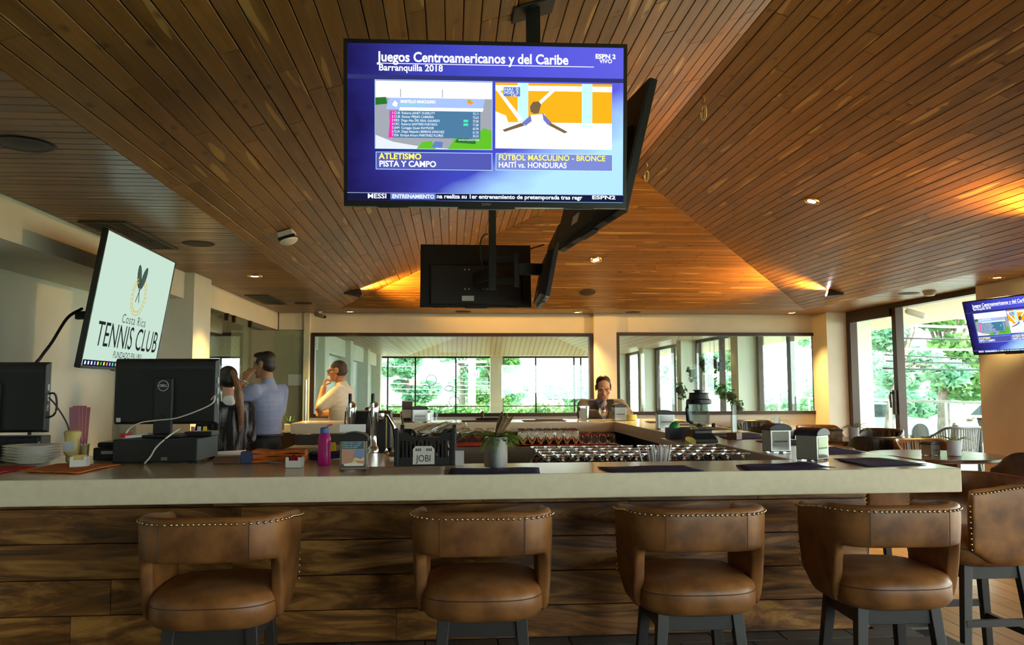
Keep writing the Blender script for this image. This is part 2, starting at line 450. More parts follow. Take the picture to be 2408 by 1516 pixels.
struct('trim_4', b, 'plaster', label='plaster return beside the wide window')
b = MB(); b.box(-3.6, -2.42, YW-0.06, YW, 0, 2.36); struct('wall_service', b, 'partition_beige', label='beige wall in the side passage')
def window(name, x0, x1, z0, z1, y, fr=0.055, label=''):
    b = MB(); d = 0.05
    b.box(x0, x1, y-d, y+.1, z1-fr, z1); b.box(x0, x1, y-d, y+.1, z0, z0+fr); b.box(x0, x0+fr, y-d, y+.1, z0+fr, z1-fr); b.box(x1-fr, x1, y-d, y+.1, z0+fr, z1-fr)
    o = struct(name, b, 'bronze_frame', label=label)
    n = 3 if x1-x0 > 4 else 2
    for i in range(n):
        a = x0+fr+(x1-x0-2*fr)*i/n; c = x0+fr+(x1-x0-2*fr)*(i+1)/n
        MB().box(a, c-0.004, y+.02, y+.026, z0+fr, z1-fr).build('pane', 'interior_pane', o)
    return o
window('window_1', *W1, YW, label='wide bronze-framed window to the hall beyond')
window('window_2', *W2, YW, label='bronze-framed window to the hall beside the terrace')
# glazed wall on the terrace side
b = MB(); b.box(6.22, 6.66, 12.86, 13.40, 0, H-.001); struct('trim_5', b, 'plaster', label='plaster pier in the corner by the terrace door')
b = MB(); b.box(6.46, 6.95, 7.45, 9.38, 0, H+.05); b.box(6.46, 6.95, 3.9, 4.5, 0, H+.05); b.box(6.46, 6.95, 0.3, 0.9, 0, H+.05); b.box(6.46, 6.95, YF, -2.7, 0, H+.05)
struct('wall_right', b, 'plaster', label='plaster piers between the terrace windows')
def glazing(name, y0, y1, mull, label, x=6.62, door=False):
    b = MB(); t = 0.06
    b.box(x-t, x+t, y0, y1, H-0.075, H-.001); b.box(x-t, x+t, y0, y1, 0, 0.05)
    b.box(x-t, x+t, y0, y0+0.06, 0.05, H-.075); b.box(x-t, x+t, y1-0.13, y1, 0.05, H-.075)
    o = struct(name, b, 'bronze_frame', label=label)
    ys = [y0+.06]+list(mull)+[y1-.13]
    for i, ym in enumerate(mull): MB().box(x-t, x+t, ym-.055, ym+.055, .05, H-.075).build('mullion', 'bronze_frame', o)
    for i in range(len(ys)-1): MB().box(x-.004, x+.004, ys[i], ys[i+1], .05, H-.075).build('pane', 'window_pane', o)
    return o
g = glazing('window_3', 9.38, 12.86, [11.42], 'tall terrace glazing with a sliding leaf')
MB().box(6.53, 6.59, 11.48, 12.72, H-.19, H-.076).build('leaf_frame', 'bronze_frame', g)
b = MB(); b.tube([(6.55, 11.44, 1.32), (6.48, 11.44, 1.32), (6.47, 11.44, 1.28), (6.48, 11.44, 1.10)], 0.016, 8); b.box(6.52, 6.57, 11.40, 11.47, 1.0, 1.36)
b.build('handle', 'bronze_frame', g, smooth='auto')
glazing('window_4', 4.5, 7.45, [6.0], 'terrace glazing nearer the camera')
glazing('window_5', 0.9, 3.9, [2.4], 'terrace glazing beside the camera')
glazing('window_6', -2.7, 0.3, [-1.2], 'terrace glazing behind the camera')
b = MB(); b.box(-3.75, 1.8, YF-.2, YF, 0, 4.2); b.box(6.2, 7.0, YF-.2, YF, 0, 4.2); b.box(1.8, 6.2, YF-.2, YF, 2.3, 4.2); b.box(1.8, 6.2, YF-.2, YF, 0, .9); struct('wall_front', b, 'plaster', label='plaster wall behind the camera')
window('window_7', 1.8, 6.2, .9, 2.3, YF-.1, label='unseen wide window added behind the camera for frontal light')  # added opening, brings sky light onto the bar front and stools
b = MB(); b.box(-3.9, 7.1, YF, YW+.2, 4.15, 4.3); struct('ceiling_deck', b, 'groove', label='unseen roof deck added above the vault against light leaks')  # unseen deck, put here so no sky light leaks between the boards
b = MB(); b.box(-3.9, -3.76, YF, YW, 2.3, 4.3); b.box(6.96, 7.1, YF, YW, 2.66, 4.3); b.box(-3.9, 7.1, YW+.01, YW+.2, 2.66, 4.3)
struct('trim_6', b, 'plaster', label='outer roof edge')
# ------------------------------------------------------------------ floors
b = MB(); b.box(-9, 7.0, YF, 33, -0.12, -0.012); struct('floor', b, 'grout', label='floor slab')
fl = MB(); fl.box(-3.6, 2.45, YF, 13.4, -0.012, -0.001); floor2 = struct('floor_service', fl, 'slate_tile', label='dark slate floor around the bar')
fw = MB(); fw.box(2.45, 6.66, YF, 13.4, -0.012, -0.008); floor_w = struct('floor_boards', fw, 'grout', label='oak board floor of the dining area')
x = 2.46; i = 0
while x < 6.5:
    for (s0, s1) in zip(*(lambda e: (e[:-1], e[1:]))(cuts(1.5, 13.38, 2.2, 4.2, rng))):
        board(floor_w, (x+.138, 0, 0), (0, -1, 0), (-1, 0, 0), -s1, -s0-.001, -s1, -s0-.001, .137, t=.008, c=.0015, m='floor_oak', name='floorboard') if False else \
        board(floor_w, (x, 0, 0), (0, 1, 0), (1, 0, 0), s0, s1-.001, s0, s1-.001, .137, t=.008, c=.0015, m='floor_oak', name='floorboard')
    x += 0.14
# ------------------------------------------------------------------ the hall beyond the wide windows
Y2 = 32.4
mat('hall_wall', (0.74, 0.78, 0.70), 0.8)
noisy('hall_panel', (0.36, 0.44, 0.40), (0.42, 0.50, 0.45), 1.5, 0.4)
b = MB(); b.box(WL-.3, -2.95, YW+.2, Y2, 0, H); struct('wall_hall_left', b, 'hall_panel', label='grey-green wall of the hall beyond')
b = MB(); b.box(-2.95, -2.80, YW+.2, Y2, 2.2, H); struct('trim_7', b, 'hall_wall', label='beam along the hall wall')
for k, y in enumerate((17.3, 21.6, 25.95, 30.3)):
    MB().box(-2.95, -2.66, y-.3, y+.3, 0, H).build('trim_%d' % (10+k), 'hall_wall')['kind'] = 'structure'
    MB().box(6.15, 6.66, y-.45, y, 0, H).build('trim_%d' % (20+k), 'hall_wall')['kind'] = 'structure'
prev = 13.6
for k, y in enumerate((16.85, 21.15, 25.5, 29.85, 32.4)):
    lo = prev; hi = y-0.0
    o = glazing('window_%d' % (10+k), lo, hi, [(lo+hi)/2], 'hall glazing towards the terrace')
    prev = y+.45
mid = [(-2.57, -1.47), (-1.47, .15), (.15, 1.53), (2.04, 3.39), (3.39, 4.96), (4.96, 5.24), (5.24, 6.6)]
fr = MB(); fr.box(-2.9, 6.6, Y2-.05, Y2+.05, 2.58, 2.66); fr.box(-2.9, 6.6, Y2-.05, Y2+.05, .18, .27)
fo = struct('window_20', fr, 'bronze_frame_thin', label='glazed far end of the hall')
for x0, x1 in mid:
    MB().box(x0-.03, x0+.03, Y2-.05, Y2+.05, .27, 2.58).build('mullion', 'bronze_frame_thin', fo)
    MB().box(x0+.03, x1-.03, Y2-.03, Y2+.03, .62, .66).build('transom', 'bronze_frame_thin', fo)
    MB().box(x0+.03, x1-.03, Y2-.004, Y2+.004, .27, 2.58).build('pane', 'window_pane', fo)
b = MB(); b.box(-3.0, 6.7, Y2-.1, Y2+.1, 0, .18); b.box(1.53, 2.04, Y2-.2, Y2+.1, 0, H); b.box(-3.0, 6.7, Y2-.06, Y2+.1, 2.66, 4.2)
struct('wall_hall_end', b, 'hall_wall', label='end wall of the hall beyond')
def plain_vault():
    ye = Y2-.9; ya = ye-3.9; ys = YW+.2; z = H
    b = MB()
    b.quad((-3.1, ys, z), (XL, ys, z), (XL, Y2, z), (-3.1, Y2, z)); b.quad((XR, ys, z), (6.7, ys, z), (6.7, Y2, z), (XR, Y2, z)); b.quad((XL, ye, z), (XR, ye, z), (XR, Y2, z), (XL, Y2, z))
    b.quad((XL, ys, z), (XM, ys, ZR), (XM, ya, ZR), (XL, ye, z)); b.quad((XR, ys, z), (XR, ye, z), (XM, ya, ZR), (XM, ys, ZR))
    b._add([(XL, ye, z), (XM, ya, ZR), (XR, ye, z)], [(0, 1, 2)])
    return struct('ceiling', b, 'hall_ceiling', label='boarded vault of the hall beyond')
m = mat('hall_ceiling', (0.50, 0.34, 0.18), 0.4); nt = NT(m); bs = nt.n['Principled BSDF']
tc = nt.add('ShaderNodeTexCoord'); wv = nt.add('ShaderNodeTexWave'); wv.inputs['Scale'].default_value = 1.7; wv.bands_direction = 'X'
nt.link(tc.outputs['Object'], wv.inputs[0]); rr = ramp(nt, [(0.0, (0.22, 0.14, 0.07)), (0.08, (0.55, 0.40, 0.22)), (1.0, (0.60, 0.44, 0.26))]); nt.link(wv.outputs['Fac'], rr.inputs[0]); nt.link(rr.outputs[0], bs.inputs['Base Color'])
plain_vault()
b = MB(); b.box(-3.2, 6.8, YW+.2, Y2+.1, 4.0, 4.2); struct('ceiling_deck', b, 'groove', label='roof deck of the hall')
b = MB(); b.box(-2.95, 6.6, YW+.16, Y2-.1, -.01, 0.0); struct('floor_hall', b, 'floor_oak', label='floor of the hall beyond')
# ------------------------------------------------------------------ side room behind the frameless glass
b = MB(); b.box(-9, -2.95, 16.9, 17.0, 0, 1.45); b.box(-9, -2.95, 16.9, 17.0, 2.02, 2.7); b.box(-9, -5.5, 16.9, 17, 1.45, 2.02); b.box(-4.42, -2.95, 16.9, 17, 1.45, 2.02); b.box(-4.72, -4.6, 16.9, 17, 1.45, 2.02)
b.box(-9.1, -9, 9, 17, 0, 2.7); b.box(-9, -3.1, 8.9, 9.0, 0, 2.7)
struct('wall_side_room', b, 'hall_wall', label='white walls of the side room')
b = MB(); b.box(-9, -2.9, 9.0, 17, 2.6, 2.7); struct('ceiling', b, 'hall_wall', label='white ceiling of the side room')
b = MB(); b.box(-9, -2.95, 9.0, 17, -.01, 0.0); struct('floor_side_room', b, 'slate_tile', label='floor of the side room')
b = MB(); b.box(-4.15, -3.95, 13.46, 16.9, 0, 2.6); struct('wall_side_room', b, 'hall_panel', label='grey-green panel in the side room')
gp = []
for i, (y0, y1) in enumerate(((9.27, 10.44), (10.46, 11.62))):
    o = MB().box(-2.866, -2.856, y0, y1, 0.02, 2.36).build('window_%d' % (30+i), 'green_pane'); o['kind'] = 'structure'; o['label'] = 'frameless green-tinted glass panel'
    for yc in (y0+.25, y1-.06): MB().box(-2.885, -2.835, yc-.03, yc+.03, 2.28, 2.37).build('clip', 'bronze_frame', o)
# ------------------------------------------------------------------ terrace
board_wood('overhang_wood', (0.48, 0.33, 0.2), (0.60, 0.44, 0.29), (0.68, 0.53, 0.37), scale=(0.5, 9, 9), vary=.12, knots=False, rough=(.4, .6))
b = MB(); b.box(6.68, 9.42, -2.5, 33, 2.66, 2.72); struct('ceiling_terrace', b, 'overhang_wood', label='pale boarded overhang above the terrace')
b = MB(); b.box(6.66, 7.22, 13.28, 13.62, 0, H); struct('trim_8', b, 'hall_wall', label='outer pier beside the terrace door')
noisy('terrace_tile', (0.30, 0.30, 0.28), (0.36, 0.36, 0.34), 2, .6)
b = MB(); b.box(6.95, 9.9, -2.5, 33, -.10, -.005); struct('floor_terrace', b, 'terrace_tile', label='pale terrace floor')
mat('steel_rail', (0.7, 0.7, 0.7), .25, 1.0)
rl = thing('terrace_railing', 'glass terrace railing with a steel top rail', 'railing', (9.6, 14, 0))
MB().box(-.03, .03, -9, 9, 1.08, 1.13).build('top_rail', 'steel_rail', rl)
for i in range(9): MB().box(-.006, .006, -9+2*i+.02, -7+2*i-.02, .06, 1.08).build('pane', 'green_pane', rl)
for i in range(10): MB().box(-.02, .02, -9+2*i-.02, -9+2*i+.02, -.005, 1.08).build('post', 'steel_rail', rl)
# ------------------------------------------------------------------ ground, trees, cables beyond
noisy('ground', (0.30, 0.34, 0.22), (0.40, 0.42, 0.30), .8, .9)
noisy('asphalt', (0.30, 0.30, 0.30), (0.36, 0.36, 0.35), 4, .85)
b = MB(); b.box(-90, 140, -60, 160, -1.2, -.6); struct('ground', b, 'ground', label='grass and earth outside')
b = MB(); b.box(12, 60, 22, 29.5, -.6, -.55); struct('road', b, 'asphalt', label='street beyond the hedge')
def leaf_mat(name, c1, c2):
    m = mat(name, c1, .6); nt = NT(m); bs = nt.n['Principled BSDF']
    tc = nt.add('ShaderNodeTexCoord'); n = nt.add('ShaderNodeTexNoise'); n.inputs['Scale'].default_value = 1.4; nt.link(tc.outputs['Object'], n.inputs['Vector'])
    r = ramp(nt, [(.35, c1), (.65, c2)]); nt.link(n.outputs['Fac'], r.inputs[0]); nt.link(r.outputs[0], bs.inputs['Base Color'])
    tl = nt.add('ShaderNodeBsdfTranslucent'); nt.link(r.outputs[0], tl.inputs[0]); mx = nt.add('ShaderNodeMixShader'); mx.inputs[0].default_value = .45
    out = nt.n['Material Output']; nt.link(bs.outputs[0], mx.inputs[1]); nt.link(tl.outputs[0], mx.inputs[2]); nt.link(mx.outputs[0], out.inputs[0])
leaf_mat('leaf_green', (0.06, 0.19, 0.05), (0.20, 0.36, 0.11))
leaf_mat('leaf_mint', (0.10, 0.30, 0.17), (0.30, 0.50, 0.32))
leaf_mat('leaf_lime', (0.18, 0.34, 0.06), (0.38, 0.52, 0.15))
noisy('bark', (0.07, 0.055, 0.04), (0.17, 0.145, 0.115), 6, .9, bump=.4)
def leaves(n, blobs, size, rg):
    v = []; f = []
    for i in range(n):
        c, r = blobs[rg.randrange(len(blobs))]
        while True:
            p = Vector((rg.uniform(-1, 1), rg.uniform(-1, 1), rg.uniform(-1, 1)))
            if p.length < 1: break
        p = p*(0.55+0.45*p.length)
        p = Vector((c[0]+p.x*r[0], c[1]+p.y*r[1], c[2]+p.z*r[2]))
        a = Vector((rg.gauss(0, 1), rg.gauss(0, 1), rg.gauss(0, .6))).normalized(); bvec = a.cross(Vector((rg.gauss(0, 1), rg.gauss(0, 1), rg.gauss(0, 1)))).normalized()
        s = size*rg.uniform(.6, 1.3); o = len(v)
        v += [p-a*s, p+bvec*s*.45, p+a*s, p-bvec*s*.45]; f.append((o, o+1, o+2, o+3))
    me = bpy.data.meshes.new('crown'); me.from_pydata([tuple(x) for x in v], [], f); return me
def tree(label, loc, h, spread, n, leaf, seed, trunk_r=.16, lean=(0, 0), low=.35, size=.16, group='trees outside', blobs_n=9, name='tree'):
    rg = random.Random(seed); t = thing(name, label, 'tree', loc, group=group)
    top = Vector((lean[0], lean[1], h*.62)); tb = MB()
    tb.tube([(0, 0, -.7), (lean[0]*.25, lean[1]*.25, h*.2), (lean[0]*.6, lean[1]*.6, h*.4), top], [trunk_r*1.25, trunk_r, trunk_r*.8, trunk_r*.5], 8)
    blobs = []
    for i in range(blobs_n):
        a = rg.uniform(0, 6.28); rr = spread*rg.uniform(.15, .75); c = (lean[0]+rr*math.cos(a), lean[1]+rr*math.sin(a), h*rg.uniform(low, .92)); r = spread*rg.uniform(.28, .5)
        blobs.append((c, (r, r, r*.7))); tb.tube([(lean[0]*.6, lean[1]*.6, h*.36), ((c[0]+lean[0])*.5, (c[1]+lean[1])*.5, (c[2]+h*.4)*.5), c], [trunk_r*.45, trunk_r*.3, trunk_r*.12], 6)
    tb.build('trunk', 'bark', t, smooth='auto')
    o = obj('crown', leaves(n, blobs, size, rg), leaf, t); o['kind'] = 'stuff'
    return t
# seen through the far end of the hall
tree('lime green tree left of the power pole beyond the hall', (-6.0, 39.5, 0), 5.5, 2.6, 9000, 'leaf_lime', 11, low=.1)
tree('broad mint green tree behind the power pole', (0.6, 47, 0), 7.0, 3.6, 11000, 'leaf_mint', 12, low=.08)
tree('tree filling the window behind the hanging cable coil', (-2.2, 41, 0), 4.2, 1.6, 7000, 'leaf_mint', 13, low=.1)
tree('dark green tree beside the hall column', (2.2, 41.5, 0), 4.2, 1.5, 8000, 'leaf_green', 14, low=.1)
tree('low bushy tree under the pale sky beyond the hall', (6.8, 43, 0), 2.0, 2.2, 6000, 'leaf_mint', 15, low=.1)
# seen through the terrace glazing
tree('leaning slender tree by the parked cars', (11.9, 21.4, 0), 5.5, 1.6, 4200, 'leaf_mint', 21, .11, lean=(1.3, .5), low=.3)
tree('thick forked tree behind the terrace railing', (16.0, 25.2, 0), 5.4, 2.1, 9000, 'leaf_green', 22, .17, lean=(.3, 0), low=.28)
tree('leafy tree at the edge of the terrace view', (20.6, 24.6, 0), 5.0, 2.2, 9000, 'leaf_lime', 23, .14, low=.2)
tree('pale far tree past the street', (20.5, 38, 0), 6.0, 4.0, 9000, 'leaf_mint', 24, .2, low=.1)
tree('thin tree seen beside the door mullion', (12.6, 34.2, 0), 5.0, 1.7, 5000, 'leaf_mint', 25, .10, low=.2)
tree('airy tree seen through the hall side windows', (12.5, 39, 0), 5.5, 2.2, 2600, 'leaf_mint', 26, .13, low=.35)
tree('airy tree at the far corner of the hall terrace', (14.5, 46, 0), 6.0, 3.0, 3000, 'leaf_green', 27, .14, low=.3)
hedge = []
rg = random.Random(5)
for i in range(26): hedge.append(((12+i*1.0, 31+rg.uniform(-.5, .5), .5), (.9, .7, .95)))
o = obj('hedge', leaves(16000, hedge, .16, rg), 'leaf_mint'); tag(o, 'long clipped hedge across the street', 'hedge', kind='stuff')
hedge = [((-6+i*.9, 36.5+rg.uniform(-.3, .3), .0), (.8, .6, .7)) for i in range(16)]
o = obj('hedge', leaves(9000, hedge, .13, rg), 'leaf_green'); tag(o, 'low hedge outside the far end of the hall', 'hedge', kind='stuff')
# neighbouring building and power pole
noisy('concrete', (0.50, 0.52, 0.54), (0.56, 0.58, 0.6), 2, .8)
t = thing('neighbour_building', 'grey concrete building behind the trees past the hall', 'building', (-2.6, 52, -.6))
MB().box(-3.2, 2.6, 0, 6, 0, 7).build('wall', 'concrete', t); MB().box(-3.4, 2.8, -.4, 6, 5.2, 6.4).build('parapet', 'hall_wall', t); MB().box(-.6, -.2, -.3, 0, 0, 5.2).build('column', 'hall_wall', t)
MB().box(.2, 2.2, -.05, .05, 2.2, 5.0).build('window', 'window_dark', t) if 'window_dark' in MATS else None
t = thing('power_pole', 'white concrete power pole with crossarm past the hall', 'pole', (0.94, 38, -.6))
MB().tube([(0, 0, 0), (0, 0, 9)], [.19, .14], 12).build('post', 'concrete', t, smooth='auto'); MB().box(-.7, .7, -.05, .05, 3.15, 3.27).build('crossarm', 'concrete', t)
b = MB(); b.lathe([(.07, 0), (.10, .05), (.10, .3), (.05, .36)], 10, (.25, -.2, 2.45)); b.tube([(0, 0, 2.5), (.25, -.2, 2.6)], .03, 6); b.build('lamp', 'steel_rail', t, smooth='auto')
mat('cable_black', (0.03, 0.03, 0.035), .6)
mat('cable_grey', (0.35, 0.37, 0.38), .6)
def cable(label, pts, r, sag=.25, m='cable_black', group='overhead cables', name='power_cable'):
    a, c = Vector(pts[0]), Vector(pts[1]); n = 10
    q = [a.lerp(c, i/n)+Vector((0, 0, -sag*4*(i/n)*(1-i/n))) for i in range(n+1)]
    tag(MB().tube(q, r, 6).build(name, m, smooth=True), label, 'cable', group)
for i, (z, r_, yy) in enumerate(((3.75, .014, 16.9), (3.5, .014, 16.8), (2.95, .04, 16.4), (2.78, .034, 16.5), (2.5, .022, 16.6), (2.26, .026, 16.7), (2.12, .016, 16.8), (1.98, .016, 16.75), (1.82, .022, 16.9))):
    cable('overhead cable strung across the street, %s from the top' % ('first second third fourth fifth sixth seventh eighth ninth'.split()[i]), ((9.75, yy+.6, z), (15.5, yy-.6, z+.06*(i % 3))), r_, .1, 'cable_grey' if i in (2, 3, 5) else 'cable_black')
for i, (z0, z1, r_) in enumerate(((2.45, 2.7, .015), (2.0, 1.7, .02), (1.75, 1.6, .03), (1.45, 1.55, .025), (1.2, 1.4, .02))):
    cable('sagging cable past the far hall window, %s from the top' % ('first second third fourth fifth'.split()[i]), ((-5.5, 37.2, z0), (8.5, 37.6, z1)), r_, .2, 'cable_grey')
for i, (x, z, r_, lb) in enumerate(((-.95, 1.75, .24, 'large round cable coil hanging outside the far hall window'), (-.15, 1.35, .2, 'slack cable coil hanging lower beside the pole'), (.1, .75, .24, 'cable coil hanging lowest beside the pole'), (1.45, 1.2, .17, 'small cable coil hanging on the far side of the pole'))):
    q = [(x+r_*math.cos(k*.524), 37.3, z+r_*(1 if i != 1 else .6)*math.sin(k*.524)) for k in range(12)]
    tag(MB().tube(q, .022, 6, close=True).build('cable_coil', 'cable_black', smooth=True), lb, 'cable coil', 'coils on the overhead cables')
t = thing('splice_box', 'white splice box with orange stripes slung on the cables', 'cable box', (-1.72, 37.2, 1.5))
MB().box(-.24, .24, -.06, .06, 0, .26).build('case', 'concrete', t, bevel=.02)
mat('orange_stripe', (.75, .25, .08), .6)
for k in range(5): MB().box(-.2+.09*k, -.17+.09*k, -.066, -.058, .02, .2).build('stripe', 'orange_stripe', t)
# parked cars
mat('car_white', (.75, .77, .8), .25, .0, coat=.6); mat('car_grey', (.25, .28, .33), .25, .3, coat=.6); mat('car_glass', (.02, .03, .04), .1); mat('tyre', (.02, .02, .02), .8)
def car(label, loc, rz, m):
    t = thing('parked_car', label, 'car', loc, rz, 'cars parked along the street')
    b = MB(); s = [(-2.1, .25), (2.1, .25), (2.15, .55), (2.0, .78), (1.1, .88), (-1.8, .92), (-2.15, .8)]
    b.prism([(x, z) for x, z in s], -.85, .85, Matrix.Rotation(R(90), 4, 'X')); b.build('body', m, t, bevel=.06)
    b = MB(); s = [(1.0, .87), (.35, 1.38), (-1.2, 1.42), (-1.9, .9)]; b.prism(s, -.72, .72, Matrix.Rotation(R(90), 4, 'X')); b.build('cabin', m, t, bevel=.05)
    b = MB(); s = [(.78, .92), (.25, 1.32), (-.4, 1.34), (-.4, .92)]; b.prism(s, -.735, .735, Matrix.Rotation(R(90), 4, 'X')); b.build('window', 'car_glass', t)
    b = MB(); s = [(-.5, .92), (-.5, 1.34), (-1.15, 1.35), (-1.65, .94)]; b.prism(s, -.735, .735, Matrix.Rotation(R(90), 4, 'X')); b.build('window', 'car_glass', t)
    for x in (-1.35, 1.35):
        for y in (-.8, .8): MB().lathe([(.33, -.1), (.33, .1)], 18, (0, 0, 0), Matrix.Translation((x, y, .33)) @ Matrix.Rotation(R(90), 4, 'X')).build('wheel', 'tyre', t, smooth='auto')
    return t
car('grey parked car beside the terrace door mullion', (14.6, 27.2, -.55), R(12), 'car_grey')
car('white parked car behind the leaning tree', (19.6, 27.6, -.55), R(4), 'car_white')
car('white parked car at the edge of the terrace view', (24.8, 27.8, -.55), R(4), 'car_white')
# ------------------------------------------------------------------ ceiling fixtures
WARM = (1.0, 0.68, 0.22)
mat('black_metal', (0.014, 0.014, 0.015), .45, .3); mat('black_plastic', (0.012, 0.012, 0.013), .42); mat('dark_plastic', (0.022, 0.022, 0.024), .5)
mat('white_plastic', (.72, .72, .68), .35); mat('brown_grille', (.05, .035, .025), .7); mat('brass_reflector', (.75, .48, .18), .25, 1.0)
emis('lamp_glow', (1.0, .66, .28), 14.0); emis('lamp_amber', (1.0, .45, .08), 1.2); emis('lamp_white', (1.0, .86, .95), 22.0)
nl = Vector((-math.sin(th), 0, math.cos(th))); nr = Vector((math.sin(th), 0, math.cos(th))); nb = Vector((0, math.sin(ph), math.cos(ph)))
def surf(n): return Vector((0, 0, 1)).rotation_difference(n).to_euler()
def zl(x): return H+(x-XL)*math.tan(th)
def zr(x): return H+(XR-x)*math.tan(th)
def zb(y): return H+(YB-y)*math.tan(ph)
def downlight(label, p, n=Vector((0, 0, 1)), power=22, size=95, lit=True, r=.075, aim=None):
    t = thing('downlight', label, 'ceiling light', p, rot=surf(n), group='recessed downlights')
    MB().lathe([(r*.84, -.004), (r*.9, -.012), (r*1.06, -.012), (r*1.12, 0), (r*.84, 0.0)], 24).build('trim_ring', 'brass_reflector', t, smooth='auto')
    MB().lathe([(r*.86, -.003), (r*.5, -.001)], 24).build('reflector', 'lamp_amber', t, smooth='auto')
    if lit:
        MB().lathe([(r*.55, -.007), (r*.50, -.003)], 20).build('bulb', 'lamp_glow' if n.z > .999 else 'lamp_white', t)
        d = Vector(p)-n*.03
        spot('downlight_beam', (0, 0, -.02), (0, 0, -1), power, WARM, size, .9, .05, parent=t)
    return t
def speaker(label, p, n=Vector((0, 0, 1)), r=.12, m='brown_grille'):
    t = thing('ceiling_speaker', label, 'speaker', p, rot=surf(n), group='round ceiling speakers')
    MB().lathe([(r*.9, -.006), (r, -.008), (r*1.08, -.004), (r*1.1, 0)], 28).build('rim', 'brown_grille' if m != 'black_metal' else 'black_metal', t, smooth='auto')
    MB().lathe([(.001, -.012), (r*.5, -.010), (r*.9, -.005)], 28).build('grille', m, t, smooth='auto')
    return t
downlight('lit downlight in the soffit left of the vault', (-2.16, 8.88, H-.001), power=272)
downlight('lit downlight in the far soffit nearest the security camera', (-1.65, 13.02, H-.001), power=208)
downlight('lit downlight in the far soffit above the window pier', (2.05, 12.98, H-.001), power=240)
downlight('lit downlight in the far soffit by the terrace corner', (5.66, 12.95, H-.001), power=240)
downlight('lit downlight in the soffit above the wall television', (6.16, 8.56, H-.001), power=240)
downlight('bright downlight high on the glazed-side pitch', (3.64, 7.75, zr(3.64)-.003), nr, 320)
downlight('bright downlight on the far hip', (1.97, 10.78, zb(10.78)-.003), nb, 320)
speaker('black round speaker at the left edge of the soffit', (-2.14, 4.09, H-.001), r=.13, m='black_metal')
speaker('brown round speaker above the wall screen', (-2.15, 6.89, H-.001))
speaker('brown round speaker near the frameless glass', (-2.16, 11.75, H-.001))
speaker('brown round speaker above the wide window', (.18, 12.98, H-.001))
speaker('brown round speaker past the window pier', (2.98, 12.96, H-.001))
speaker('brown round speaker low on the far hip', (2.03, 11.85, zb(11.85)-.003), nb, .115)
speaker('brown round speaker in the terrace-side soffit', (6.06, 10.15, H-.001))
t = thing('smoke_sensor', 'beige smoke sensor beside the terrace-side speaker', 'sensor', (6.2, 9.92, H-.001))
mat('beige_plastic', (.42, .35, .24), .5)
MB().lathe([(.05, -.06), (.065, -.05), (.075, -.015), (.075, 0)], 20).build('dome', 'beige_plastic', t, smooth='auto'); MB().lathe([(.085, -.012), (.085, 0)], 20).build('base', 'beige_plastic', t, smooth='auto')
def grille(label, x0, x1, y0, y1):
    t = thing('air_vent', label, 'air vent', ((x0+x1)/2, (y0+y1)/2, H-.001), group='linear air vents'); w = (x1-x0)/2; l = (y1-y0)/2
    b = MB(); b.box(-w, w, -l, -l+.03, -.012, 0); b.box(-w, w, l-.03, l, -.012, 0); b.box(-w, -w+.025, -l+.03, l-.03, -.012, 0); b.box(w-.025, w, -l+.03, l-.03, -.012, 0); b.build('frame', 'vent_metal', t)
    MB().box(-w+.025, w-.025, -l+.03, l-.03, -.002, 0).build('backing', 'black_metal', t)
    n = 9
    for i in range(n):
        x = -w+.025+(2*w-.05)*(i+.5)/n; MB().box(x-.006, x+.006, -l+.03, l-.03, -.011, -.003).build('slat', 'vent_metal', t)
    for y in (-l/3, l/3): MB().box(-w+.025, w-.025, y-.008, y+.008, -.012, -.002).build('crossbar', 'vent_metal', t)
mat('vent_metal', (.10, .085, .065), .45, .5)
grille('long slatted air vent above the wall screen', -2.74, -2.40, 6.0, 7.15)
grille('long slatted air vent near the far end of the soffit', -2.74, -2.42, 10.74, 11.88)
# wedge spotlights on the pitches, grazing the boards
def wedge(label, p, n, fwd, power):
    fwd = Vector(fwd); fwd = (fwd-n*fwd.dot(n)).normalized(); sd = n.cross(fwd)
    t = thing('wedge_spotlight', label, 'spotlight', p, group='black wedge spotlights')
    t.matrix_world = Matrix(((fwd.x, sd.x, n.x, p[0]), (fwd.y, sd.y, n.y, p[1]), (fwd.z, sd.z, n.z, p[2]), (0, 0, 0, 1)))
    b = MB(); b._add([(-.16, -.035, 0), (.06, -.075, 0), (.06, .075, 0), (-.16, .035, 0), (.06, -.075, -.10), (.06, .075, -.10), (-.15, -.03, -.015), (-.15, .03, -.015)],
        [(0, 1, 2, 3), (1, 4, 5, 2), (0, 6, 4, 1), (3, 2, 5, 7), (6, 7, 5, 4), (0, 3, 7, 6)]); b.build('housing', 'black_metal', t, bevel=.006)
    MB().lathe([(.035, 0), (.04, .012)], 18, M=Matrix.Translation((.058, 0, -.052)) @ Matrix.Rotation(R(90), 4, 'Y')).build('lens', 'lamp_white', t)
    spot('wedge_beam', (.085, 0, -.05), (1, 0, .14), power*3, (1.0, .50, .09), 40, .5, .015, parent=t); spot('wedge_flood', (.085, 0, -.06), (1, 0, .25), power*9, (1.0, .50, .09), 120, .8, .03, parent=t)
wedge('black wedge spotlight low on the pitch left of the bar screens', (-1.35, 11.15, zl(-1.35)-.004), nl, (.85, .35, 0), 26)
wedge('black wedge spotlight low on the terrace-side pitch', (5.35, 10.85, zr(5.35)-.004), nr, (-.9, .25, 0), 26)
wedge('black wedge spotlight at the edge of the terrace-side pitch', (5.1, 6.1, zr(5.1)-.004), nr, (-.9, .3, 0), 30)
